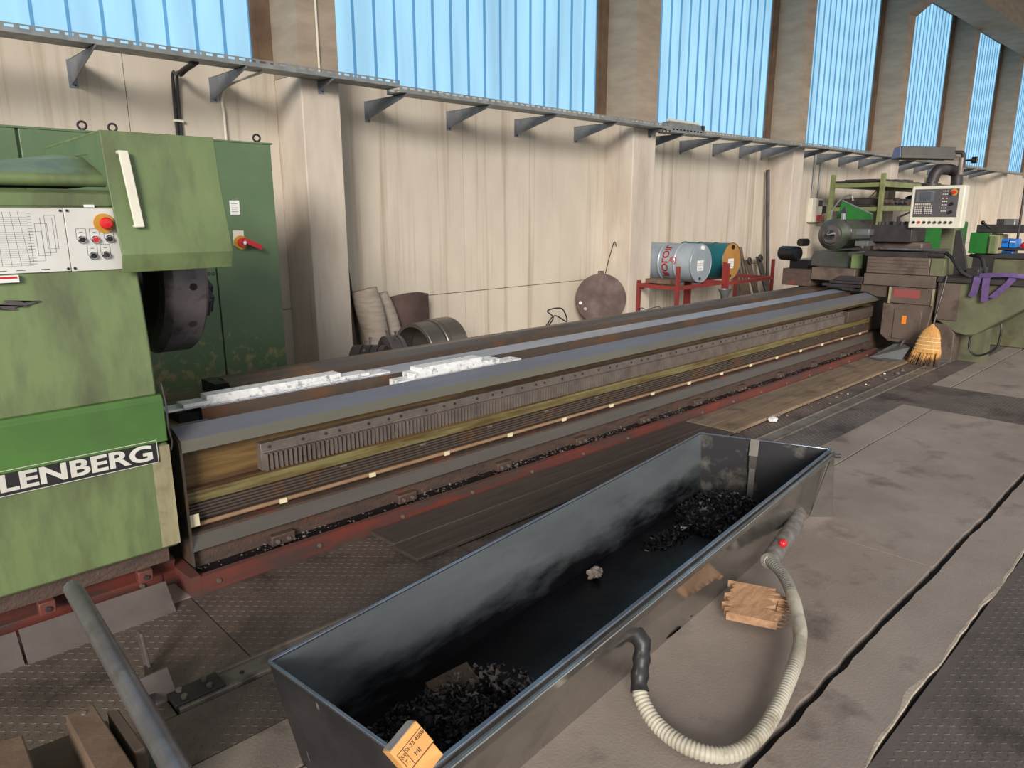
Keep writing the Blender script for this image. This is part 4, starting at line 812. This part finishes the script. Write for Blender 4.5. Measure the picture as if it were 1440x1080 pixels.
timber(tq([(20,1062),(150,1012),(190,1080),(40,1150)], .34), .33, 'dark crosswise timber baulk carrying the other timbers', mTimberD)
# ================================================================== THINGS ALONG THE WALL
# fabric rolls
for (px, py, dx, dy, lab, sd) in ((512,407,.10,.12,'pale grey felt roll leaning in the corner in front of a black pole',1),(532,414,.16,.10,'slightly bent felt roll behind the thicker upright roll',2)):
    tpn = ony(px, py, 6.45+.1*sd); base = Vector((tpn.x+dx, 6.28+.12*sd, 0)); r = .15 if sd == 1 else .115
    rl = thing('felt_roll', lab, 'fabric roll', base)
    MB().tube(bez([base, base.lerp(tpn,.5)+Vector((.02*sd,0,0)), tpn], 10), lambda j: r*(1.0+.05*math.sin(j*.5)-.004*j), 24).build('roll', mFelt, rl, sharp=70)
    d_ = (tpn-base).normalized(); MB().lathe([(0,.02),(.012,.03),(.012,.05),(0,.055),(.012,.06),(.012,.085),(0,.09),(.012,.095),(.004,r*.88)], tpn-d_*.004, d_, 24).build('roll_end', mFelt, rl)
bpz = thing('black_pole', 'thin black pole leaning in the corner behind the felt rolls', 'pole', (4.1, 6.6, 0)); MB().cyl((4.16,6.70,0),(3.99,6.72,1.62),.016,10).build('shaft', mCable, bpz); MB().cyl((3.99,6.72,1.62),(3.985,6.72,1.66),.018,10).build('cap', mBlack, bpz)
# curved rusty sheet
mb = MB(); cx0, cx1 = 4.52, 5.1; n = 14; top = []
for k in range(n+1):
    t = k/n; x = cx0+(cx1-cx0)*t; y = 6.72-.10*math.sin(math.pi*t); z = .80+.045*math.sin(math.pi*t); top.append((x, y, z))
vs_ = []
for (x, y, z) in top: vs_ += [(x,y,0),(x,y,z),(x,y+.012,z),(x,y+.012,0)]
fs_ = []
for k in range(n): 
    for j in range(4): fs_.append((k*4+j, (k+1)*4+j, (k+1)*4+(j+1)%4, k*4+(j+1)%4))
fs_ += [(3,2,1,0),(n*4,n*4+1,n*4+2,n*4+3)]
o = MB().add(vs_, [f[::-1] for f in fs_]).build('curved_sheet', mRust); tag(o, 'curved brown steel sheet standing against the wall behind the rings', 'steel sheet')
# rings
def ring(c, ax, R, r, L, mat, lab, bolts=0, bands=()):
    t = thing('steel_ring', lab, 'ring', (c[0], c[1], c[2]-R)); ax = Vector(ax).normalized()
    pr2 = [(-L/2,r),(-L/2,R-.006),(-L/2+.006,R)]
    for b in bands: pr2 += [(b-.008,R),(b-.006,R-.012),(b+.006,R-.012),(b+.008,R)]
    pr2 += [(L/2-.006,R),(L/2,R-.006),(L/2,r)]
    MB().lathe(pr2, c, ax, 48, closed=True).build('ring_body', mat, t, sharp=30)
    a = ax.orthogonal().normalized(); b = ax.cross(a)
    for k in range(bolts):
        u = 2*math.pi*k/bolts+.3; d = a*math.cos(u)+b*math.sin(u)
        if (Vector(c)+d*(R+.09)).z < .01: continue
        s = MB().cyl(Vector(c)+d*(r-.03), Vector(c)+d*(R+.05), .009, 8).build('set_screw', mPipe, t); MB().cyl(Vector(c)+d*(R+.05), Vector(c)+d*(R+.07), .015, 6).build('screw_head', mPipe, s)
    return t
ring((4.47,6.05,.30), (1,.12,0), .30, .262, .22, mSteelG, 'large thin walled steel ring on the floor against another ring', 0)
ring((4.75,6.09,.305), (1,.12,0), .305, .27, .30, mSteelG, 'long steel ring with a clamp band lying beside the rusty sheet', 0, (-.1,))
ring((3.55,5.6,.265), (.75,-.75,0), .265, .19, .30, mDark, 'dark grooved steel bush with radial set screws beside the pillar', 7, (-.05,.03,.1))
ring((3.98,5.85,.27), (1,-.25,0), .27, .19, .16, mChuck, 'dark clamp ring with bright screws between the bush and the large ring', 8, (.03,))
# round plate
dc = thing('round_plate', 'round rusty steel plate with a lug leaning beside the pillar', 'steel plate', (7.9, 6.5, .14))
cN = Vector((-.72,-.66,.22)).normalized(); cC = Vector((8.02,6.52,.52))
MB().lathe([(0,0),(0,.355),(.004,.36),(.022,.36),(.026,.355),(.026,0)], cC, -cN, 48).build('disc', mRust, dc, sharp=30)
upd = (Vector((0,0,1))-cN*cN.z).normalized(); MB().bar(cC+upd*.34-cN*.013, cC+upd*.40-cN*.013, .09, .03, cN).build('lug', mRust, dc, bevel=.01)
sdv = upd.cross(cN); 
for a_, b_ in ((.29,-.1),(.22,-.24)): q = cC+sdv*a_*(1 if (sdv.dot(CR) < 0) else -1)+upd*b_*.6; MB().cyl(q-cN*.0, q+cN*.003, .022, 14).build('hole', mPaper if a_ > .25 else mBlack, dc)
tb = MB().box(7.6, 8.44, 6.36, 6.88, 0, .155).build('timber', mTimberD); tag(tb, 'timber baulk under the round rusty plate', 'timber')
wr = MB().tube(bez([(8.46,6.86,.155),onx(851,388,8.46),onx(862,345,8.46),onx(865,341,8.46),onx(867,346,8.46)], 8), .006, 6).build('wire_hook', mCable); tag(wr, 'thin wire rod with a hooked tip beside the round rusty plate', 'wire')
wl2 = MB().tube(bez([ony(768,462,6.5),ony(778,447,6.5),ony(770,437,6.5),ony(790,434,6.5),ony(797,452,6.5),ony(780,444,6.5),ony(768,458,6.5)], 8)+[Vector((7.0,6.6,0))], .009, 6).build('wire_loop', mCable); tag(wl2, 'bent black wire loops against the wall before the round plate', 'wire')
wl3 = MB().tube(bez([ony(903,437,6.3),ony(898,437,6.3),ony(902,433,6.3),ony(910,435,6.3),(9.2,6.3,.3),(9.2,6.3,0)], 8), .006, 6).build('wire_loop', mCable); tag(wl3, 'small pale wire loop at the foot of the pillar by the drums', 'wire')
# drum racks + drums
def rack(x0, x1, y0, y1, zb, zt, lab):
    t = thing('drum_rack', lab, 'rack', ((x0+x1)/2, (y0+y1)/2, 0)); s = .045
    for x in (x0, x1):
        for y in (y0, y1): MB().box(x-s/2, x+s/2, y-s/2, y+s/2, 0, zt if y == y0 else zb+.05).build('post', mRedF, t)
    for y in (y0, y1): MB().box(x0+s/2, x1-s/2, y-s/2, y+s/2, zb-.05, zb).build('cross_beam', mRedF, t)
    for x in (x0, x1): MB().box(x-s/2, x+s/2, y0+s/2, y1-s/2, zb-.05, zb).build('side_beam', mRedF, t)
    return t
rack(8.70, 9.95, 5.7, 6.36, .70, .98, 'red steel drum rack carrying the grey drum'); rack(10.05, 11.5, 5.7, 6.36, .68, .96, 'red steel drum rack with the teal and ochre drum')
def drum(c, L, R, mb_, me_, lab):
    t = thing('oil_drum', lab, 'drum', (c[0], c[1], c[2]-R)); yb = c[1]
    pr3 = [(0,R*.985),(.008,R),(.02,R*.97)]
    for k in range(3): pr3 += [(.05+.03*k,R*.965),(.06+.03*k,R*.975)]
    for q in (.30, .58): pr3 += [(q-.02,R*.965),(q-.008,R*1.0),(q+.008,R*1.0),(q+.02,R*.965)]
    for k in range(4): pr3 += [(.68+.03*k,R*.965),(.69+.03*k,R*.975)]
    pr3 += [(L-.02,R*.97),(L-.008,R),(L,R*.985)]
    MB().lathe(pr3, c, (0,1,0), 48).build('drum_body', mb_, t, sharp=40)
    for y in (c[1]+.012, c[1]+L-.012): MB().cyl((c[0],y-.002,c[2]),(c[0],y+.002,c[2]),R*.975,48).build('drum_head', me_, t)
    yy = c[1]+.008
    b = MB().cyl((c[0]+.02,yy+.003,c[2]+R*.76),(c[0]+.02,yy-.016,c[2]+R*.76),.034,16).build('bung', mPaper if mb_ is mDrumG else mBlack, t); MB().cyl((c[0]-.02,yy+.003,c[2]-R*.78),(c[0]-.02,yy-.012,c[2]-R*.78),.022,14).build('vent_bung', mDark, t)
    lb = MB().box(c[0]-.09, c[0]+.07, yy-.001, yy+.003, c[2]-.11, c[2]+.04).build('paper_label', mPaper, t)
    for k in range(4): MB().box(c[0]-.07, c[0]+.04, yy-.0018, yy-.0008, c[2]-.08+k*.024, c[2]-.075+k*.024).build('print_line', mInk, lb)
    return t
d1 = drum((9.42,5.78,.70+.289), .88, .289, mDrumG, mDrumG, 'grey oil drum with red lettering lying on the red rack')
d2 = drum((10.42,5.85,.68+.289), .88, .289, mDrumT, mDrumO, 'teal oil drum with ochre lid lying on the red rack')
# red lettering wrapped on the drum shell
def wrap_text(t, body, size, yc, R, cx, cz, mat, ang0):
    o = text(body, size, (0,0,0), (1,0,0), (0,1,0), mat, t, 'drum_lettering', bold=.002, align='CENTER', ext=.0004); off = OFF[t.name]
    for v in o.data.vertices:
        p = v.co + off; a = ang0 + p.x/R; rr = R+.003
        v.co = Vector((cx - rr*math.cos(a), yc - p.y, cz + rr*math.sin(a))) - off
    return o
wrap_text(d1, 'ROLOIL', .15, 6.28, .285, 9.42, .989, mRedK, math.radians(8))
em = MB()
for r0, r1, a0, a1 in ((.045,.06,200,470),(.02,.032,20,290)):
    for k in range(20):
        u0, u1 = math.radians(a0+(a1-a0)*k/20), math.radians(a0+(a1-a0)*(k+1)/20); q = []
        for rr, uu in ((r0,u0),(r1,u0),(r1,u1),(r0,u1)): 
            a = math.radians(8)+ (rr*math.cos(uu)-.0)/.285; q.append((9.42-.288*math.cos(a), 6.09+rr*math.sin(uu), .989+.288*math.sin(a)))
        em.add(q, [(0,1,2,3)])
em.build('emblem', mRedK, d1)
fn = MB().lathe([(0,.02),(.06,.02),(.06,.04),(.2,.10),(.2,.095),(.06,.035)], (9.74,5.55,.40), (0,0,1), 16, closed=True).build('drip_funnel', mZinc); tag(fn, 'grey drip funnel on a stand below the drum tap', 'funnel')
st_ = MB().cyl((9.74,5.55,0),(9.74,5.55,.4),.02,8).build('stand', mRedF); st_.parent = fn; st_.location = (st_.location-fn.location)
wd = MB().box(8.9, 9.1, 5.95, 6.39, .7005, .76).build('wood_wedge', mTimber); tag(wd, 'wooden wedge on the red rack beside the grey drum', 'wood')
# leaning boards, pole, blue bag
for k, (px, w_b, hgt, mt, lab) in enumerate(((1047,.34,1.10,mTimber,'pale slotted pallet board leaning behind the red rack'),(1063,.16,.86,mTimberD,'dark board leaning on the wall next to the pallet board'),(1078,.16,.90,mDark,'dark steel rail with round end leaning beside the long pole'))):
    p = ony(px, 395, 6.55); t = thing('leaning_board', lab, 'board', (p.x, 6.5, 0)); 
    MB().hull8([(p.x-w_b/2,6.42,0),(p.x+w_b/2,6.42,0),(p.x+w_b/2,6.45,0),(p.x-w_b/2,6.45,0)], [(p.x-w_b/2,6.74,hgt),(p.x+w_b/2,6.74,hgt),(p.x+w_b/2,6.77,hgt),(p.x-w_b/2,6.77,hgt)]).build('board', mt, t)
    if k == 0:
        for dx in (-.1,.02,.12): MB().hull8([(p.x+dx,6.56,.5),(p.x+dx+.035,6.56,.5),(p.x+dx+.035,6.575,.5),(p.x+dx,6.575,.5)], [(p.x+dx,6.675,.9),(p.x+dx+.035,6.675,.9),(p.x+dx+.035,6.69,.9),(p.x+dx,6.69,.9)]).build('slot', mBlack, t)
    else: MB().lathe([(-.01,.04),(-.01,.07),(.01,.07),(.01,.04)], (p.x,6.70,hgt-.02), (0,1,-.3), 18, closed=True).build('end_ring', mDark, t)
lp_ = MB().cyl((13.26,6.62,0),(13.21,6.8,2.5),.035,12).build('long_pole', mDark); tag(lp_, 'long dark steel pole leaning upright beside the drums', 'pole')
nb = MB().add(*clump((12.6,5.9,.16), .2, 3, .3, 2, (1,.7,.8), 9)).build('navy_bag', mNavy, sharp=60); tag(nb, 'navy cloth bundle on the floor behind the bed by the red rack', 'bag')
bx = MB().box(10.5, 11.3, 4.72, 4.78, 0, 1.02).build('steel_sheet', mTimberD); tag(bx, 'dark upright board behind the tailstock', 'board')
# wall switch box
eb = thing('switch_box', 'pale wall switch box with red socket fed by two conduits', 'switch box', (15.5, 6.85, 1.5))
MB().box(15.25, 15.75, 6.80, 6.9, 1.52, 2.0).build('box', mPanelC, eb, bevel=.006); MB().box(15.55, 15.73, 6.79, 6.80, 1.85, 1.97).build('meter_window', mPanelK, eb); MB().box(15.5, 15.78, 6.76, 6.80, 1.54, 1.66).build('red_socket', mRedK, eb, bevel=.01)
MB().box(15.8, 16.0, 6.82, 6.9, 1.7, 1.86).build('socket', mDark, eb); MB().box(15.72, 15.98, 6.83, 6.9, 1.45, 1.68).build('plate', mCream, eb)
for x in (15.35, 15.65): MB().cyl((x,6.87,2.0),(x,6.87,2.9),.018,8).build('conduit', mGalv, eb)
# shelf rack
sh = thing('shelf_rack', 'olive green pallet shelf rack loaded with dark parts against the wall', 'shelf', (16.4, 6.1, 0))
for x in (15.1, 17.6, 20.1):
    for y in (5.39, 6.35): MB().box(x-.045, x+.045, y-.035, y+.035, 0, 2.45).build('upright', mRackG, sh)
for z in (.5, 1.15, 1.79, 2.25):
    for y in (5.39, 6.35):
        for a, b in ((15.15,17.55),(17.65,20.05)): MB().box(a, b, y-.025, y+.025, z-.05, z+.05).build('beam', mRackG, sh)
    for x in (15.1, 17.6): MB().box(x-.02, x+.02, 5.43, 6.31, z-.05, z+.03).build('side_beam', mRackG, sh)
    for a, b in ((15.15,17.55),(17.65,20.05)): MB().box(a, b, 5.37, 6.37, z+.05, z+.075).build('shelf_board', mDark, sh)
MB().bar((15.15,6.38,1.2),(17.55,6.38,2.2),.03,.01).build('brace', mRackG, sh)
rnd = random.Random(11)
PK = ['flat casting', 'stubby bored block', 'low flange plate', 'squat bearing housing', 'long clamp jaw with a pin', 'thin plate with a sleeve', 'tall bearing block', 'small gear cover', 'wide steel shoe', 'short spacer block', 'worn tool holder', 'heavy coupling half']
for k in range(8):
    x = 15.35+k*.29+(.15 if k > 6 else 0); z = 1.866; w2 = rnd.uniform(.09,.13)
    o = MB().box(x-w2, x+w2, 5.5+.05*(k%3), 6.15, z, z+rnd.uniform(.06,.15)).cyl((x,5.46,z+.06),(x,6.25,z+.06),.05,12).build('machine_part', rnd.choice((mDark,mRust,mBrown,mDark)), bevel=.01); tag(o, 'dark %s on the middle level of the green shelf rack' % PK[k], 'machine part', 'parts on the shelf rack')
bg = MB().add(*clump((18.25,5.75,2.015), .22, 3, .4, 2, (1.3,1,.5), 4)).build('dark_bag', mDrumT, sharp=60); tag(bg, 'dark teal bag slumped on the middle level of the green shelf rack', 'bag')
for k in range(4):
    x = 15.3+k*.56; o = MB().box(x, x+.45, 5.6, 6.2, 2.326, 2.326+.03+.012*k).build('flat_stock', mDark, bevel=.004); tag(o, '%s piece of flat dark stock along the top of the green shelf rack' % ('thinnest','second thinnest','second thickest','thickest')[k], 'steel stock', 'flat stock on the top shelf')
# green machine behind carriage and second machine
gm = thing('green_machine', 'bright green machine cover behind the tool post and pendant', 'machine', (13.2, 4.4, 0))
q0 = onx(1295, 380, 13); q1 = onx(1330, 322, 13)
MB().prism([(q1.y-.05,0),(q1.y-.05,1.56),(q0.y+.25,1.56),(q0.y+.45,1.2),(q0.y+.45,0)], 0, 13, 14).build('cover', mGreenD, gm, bevel=.02); MB().box(13.0-.02, 13.0, q1.y-.04, q1.y+.03, 1.0, 1.5).build('pale_edge', mCream, gm); MB().box(13.2, 13.8, q1.y+.1, q0.y+.1, 1.56, 1.66).build('top_box', mDark, gm)
m2 = thing('small_lathe', 'smaller green lathe with blue crates at the far side of the hall', 'machine', (15, 4, 0))
def bxp(x, pa, pb, d, nme, mt, par, bev=.01):
    a, b = onx(*pa, x), onx(*pb, x); return MB().box(x, x+d, min(a.y,b.y), max(a.y,b.y), min(a.z,b.z), max(a.z,b.z)).build(nme, mt, par, bevel=bev)
bxp(14.5, (1365,327), (1390,357), .8, 'headstock', mGreenD, m2); bxp(14.48, (1391,330), (1402,357), .6, 'guard_panel', mCream, m2); bxp(14.46, (1392,332), (1398,357), .5, 'guard_stripe', mGreen, m2)
bxp(14.5, (1374,316), (1440,328), .5, 'top_slide', mDark, m2); bxp(14.6, (1406,308), (1425,328), .4, 'tool_block', mZinc, m2); bxp(14.55, (1402,308), (1411,328), .3, 'tool_block', mDark, m2)
p = onx(1382,313,14.5); q = onx(1394,321,14.5); MB().cyl(p, q, .018, 8).build('lever', mDark, m2); v_, f_ = clump(p, .035, 2, 0); MB().add(v_, f_).build('lever_knob', mBlack, m2)
a, b = onx(1365,357,14.5), onx(1440,390,14.5); MB().box(14.5, 15.4, b.y-.6, a.y, 0, a.z).build('bed_base', mDark, m2, bevel=.02)
fr_ = thing('rod_frame', 'dark thin rod frame standing beside the blue crates', 'frame', (13, 2.6, 0))
p, q = onx(1430,352,12.75), onx(1436,285,12.75); MB().cyl((12.75,p.y,0),(12.75,q.y-.01,2.75),.016,8).build('rod', mDark, fr_)
for zz_ in (2.0,2.18,2.36,2.54): MB().cyl((12.75,p.y-.02,zz_),(12.75,p.y-.32,zz_),.012,6).build('rung', mDark, fr_)
MB().cyl((12.75,p.y-.3,0),(12.75,p.y-.33,2.75),.016,8).build('rod', mDark, fr_)
# trolley with blue crates
tq_ = thing('tool_trolley', 'dark tool trolley with shelves carrying blue crates', 'trolley', (12, 2.6, 0)); 
a, b = onx(1403,362,12), onx(1440,372,12); y0t, y1t = b.y-.5, a.y
MB().box(12, 12.6, y0t, y1t, a.z-.05, a.z).build('tray', mDark, tq_, bevel=.005); MB().box(12, 12.6, y0t, y1t, .12, .16).build('tray', mDark, tq_, bevel=.005)
for x in (12.03, 12.57):
    for y in (y0t+.03, y1t-.03): MB().box(x-.02, x+.02, y-.02, y+.02, 0, a.z-.05 if x > 12.1 else a.z-.05).build('leg', mDark, tq_)
ztop = a.z
for k, (px0, px1, dz, hh_, lab) in enumerate(((1407,1423,.0,.09,'blue plastic crate at the bottom on the trolley tray'),(1405,1415,.13,.12,'small blue plastic box beside the red part'),(1416,1426,.13,.12,'blue plastic box with a grey stripe on the trolley'))):
    ya, yb3 = onx(px0,345,12).y, onx(px1,345,12).y; z_ = ztop+dz+.002; o = MB().box(12.1, 12.4, yb3, ya, z_, z_+hh_).build('blue_crate', mBlue, bevel=.008); tag(o, lab, 'crate')
    r_ = MB().box(12.085, 12.1, yb3+.01, ya-.01, z_+hh_*.6, z_+hh_*.75).build('grip', mPaper if k == 2 else mNavy); r_.parent = o; r_.location -= o.location
o = MB().box(12.05, 12.45, y0t+.02, onx(1405,345,12).y+.02, ztop+.1, ztop+.13).build('shelf_plate', mDark, tq_)
rpx = onx(1424,348,12); o = MB().add(*clump((12.2,rpx.y-.09,ztop+.17), .045, 2, .4)).build('red_part', mRedK); tag(o, 'small red part on the trolley beside the blue boxes', 'part')
ob = MB().prism([(onx(1392,395,11).y,.0),(onx(1392,395,11).y,1.0),(onx(1396,374,11).y,1.13),(.9,1.13),(.9,0)], 0, 11, 11.7).build('olive_bin', mOlive, bevel=.015); tag(ob, 'dirty olive steel bin behind the carriage wing', 'bin'); l_ = MB().box(10.98, 11.75, .85, onx(1388,374,11).y, 1.132, 1.16).build('lid', mDark); l_.parent = ob; l_.location -= ob.location
# floor crumbs beside the rail
rnd = random.Random(21)
for k in range(26):
    x = rnd.uniform(4.9, 9.0); y = rnd.uniform(2.56, 2.70); s = rnd.uniform(.008,.022) if k else .045
    o = MB().add(*clump((x,y,s*.45+.003), s, 1, .5, 2, (1.3,1,.5), k)).build('metal_crumb', mPaper if k < 4 else mSwarfL, smooth=False); tag(o, 'small pale metal crumb on the tread plate between planks and rail', 'debris', 'crumbs beside the rail')
